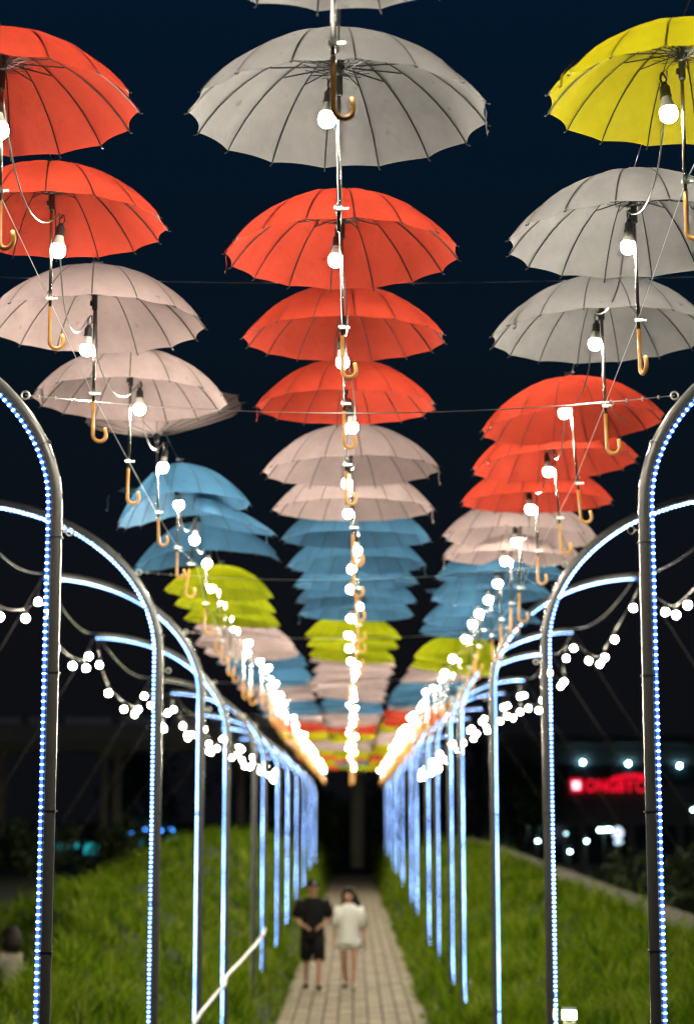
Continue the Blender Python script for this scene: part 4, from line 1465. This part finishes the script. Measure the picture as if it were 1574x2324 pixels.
# street lamps beyond the right bank
M_COOL = emit('cool_street_lamp', (0.55, 1.0, 0.97), 22.0)
M_COOLD = emit('dim_street_lamp', (0.45, 0.75, 0.80), 6.0)
desc = ['bright cool white street lamp left of the second right arch', 'bright street lamp lowest of those right of the second right arch', 'bright street lamp below left of the long tube lamp', 'dim street lamp just right of the second right arch', 'long tube street lamp beside the white sign', 'bright street lamp at the right edge of the picture']
for k, (px, py, kind) in enumerate(((1219, 1909, 0), (1292, 1933, 0), (1330, 1909, 0), (1283, 1892, 1), (1371, 1884, 2), (1571, 1838, 0))):
    P = at(px, py, 92)
    root = obj('street_lamp', None, None, (P.x, P.y, -0.95))
    tag(root, desc[k], 'street lamp', 'street lamps beyond the right bank')
    z_ = P.z + 0.95
    m = MB(); m.tube([(0, 0.3, 0), (0, 0.3, z_ + 0.25), (0, 0.15, z_ + 0.3), (0, 0, z_ + 0.16)], 0.05, 6); m.build('pole', M_DARKW, root)
    m = MB()
    if kind == 2: m.tube([(-0.32, 0, z_), (0.32, 0, z_ + 0.03)], 0.06, 8)
    else: m.ball((0, 0, z_), 0.075, 10, 6, 0, (1.1, 1, 0.8))
    m.build('lamp_head', M_COOLD if kind == 1 else M_COOL, root, True)

# trees closing the view
M_BARK = pbr('bark', (0.06, 0.045, 0.03), 0.9, noise=(0.035, 0.027, 0.02), nscale=6, bump=0.6)
M_LEAF = pbr('dark_leaves', (0.030, 0.055, 0.014), 0.6, noise=(0.05, 0.085, 0.02), nscale=1.5)


def tree(x, y, h, rad, label, seed, z0=0.0, n=2200, low=0.25, leaf=0.22, name='tree', group='trees closing the view'):
    rg = np.random.default_rng(seed)
    root = obj(name, None, None, (x, y, z0))
    tag(root, label, 'tree' if name == 'tree' else 'shrub', group)
    m = MB()
    th = h * 0.62
    m.tube([(0, 0, -0.3), (0.05 * h * rg.normal() * .3, 0, th * 0.5), (0.04 * h * rg.normal(), 0, th)], [0.035 * h, 0.024 * h, 0.010 * h], 8)
    for q in range(6):
        a = rg.uniform(0, 6.28); b0 = th * rg.uniform(0.35, 0.95)
        m.tube([(0, 0, b0), (rad * 0.35 * math.cos(a), rad * 0.35 * math.sin(a), b0 + h * 0.1), (rad * 0.7 * math.cos(a), rad * 0.7 * math.sin(a), b0 + h * 0.2)], [0.012 * h, 0.008 * h, 0.003 * h], 5)
    m.build('trunk', M_BARK, root, True)
    nc = 26
    cc = np.stack([rg.normal(0, 0.45, nc) * rad, rg.normal(0, 0.45, nc) * rad, h * (low + (1 - low) * rg.beta(1.6, 1.5, nc))], 1)
    cr = rad * rg.uniform(0.22, 0.42, nc)
    idx = rg.integers(0, nc, n)
    d = rg.normal(size=(n, 3)); d /= np.linalg.norm(d, axis=1)[:, None]
    c = cc[idx] + d * (cr[idx] * rg.random(n) ** 0.4)[:, None]
    t1 = rg.normal(size=(n, 3)); t1 /= np.linalg.norm(t1, axis=1)[:, None]
    t2 = np.cross(t1, rg.normal(size=(n, 3))); t2 /= np.linalg.norm(t2, axis=1)[:, None]
    sz = leaf * rg.uniform(0.6, 1.3, n)[:, None]
    V = np.stack([c - t1 * sz, c - t2 * sz * 0.45, c + t1 * sz, c + t2 * sz * 0.45], 1).reshape(-1, 3)
    fs = [(4 * i, 4 * i + 1, 4 * i + 2, 4 * i + 3) for i in range(n)]
    obj('crown', mesh('crown', V.tolist(), fs, [M_LEAF]), root)
    return root


tree(-5.2, 108, 8.0, 3.2, 'dark tree behind the left end of the path', 1)
tree(-1.6, 106, 4.2, 2.2, 'low dark tree just left of the end of the path', 2, low=0.1)
tree(1.6, 108, 4.6, 2.4, 'low dark tree straight behind the end of the path', 3, low=0.1)
tree(4.6, 112, 7.5, 3.0, 'dark tree behind the right end of the path', 4)
tree(-12.0, 116, 7.0, 3.2, 'dark tree beyond the left bank in front of the viaduct', 5)
tree(8.8, 104, 5.5, 2.6, 'dark tree left of the building with the red sign', 6)
for k, (x, y, h, r_, lab) in enumerate(((10.5, 62, 2.6, 1.6, 'dark green shrub beyond the kerb below the street lamps'), (13.2, 58, 3.4, 1.9, 'large dark shrub beyond the kerb at the right edge'), (8.0, 70, 1.8, 1.3, 'small dark shrub beyond the kerb left of the street lamps'))):
    tree(x, y, h, r_, lab, 20 + k, z0=-0.9, n=1400, low=0.1, leaf=0.14, name='shrub', group='shrubs beyond the kerb')
for k, (x, y, h, r_, lab) in enumerate(((-16.5, 74, 2.2, 2.0, 'dark rounded shrub at the far edge of the lawn, leftmost'), (-12.6, 76, 1.9, 1.9, 'dark rounded shrub at the far edge of the lawn, beside the first arch'), (-9.6, 80, 2.0, 1.8, 'dark rounded shrub at the far edge of the lawn, by the grass hump'))):
    tree(x, y, h, r_, lab, 40 + k, z0=0.5, n=1600, low=0.1, leaf=0.14, name='shrub', group='shrubs at the far edge of the lawn')

print('umbrellas', n_u)
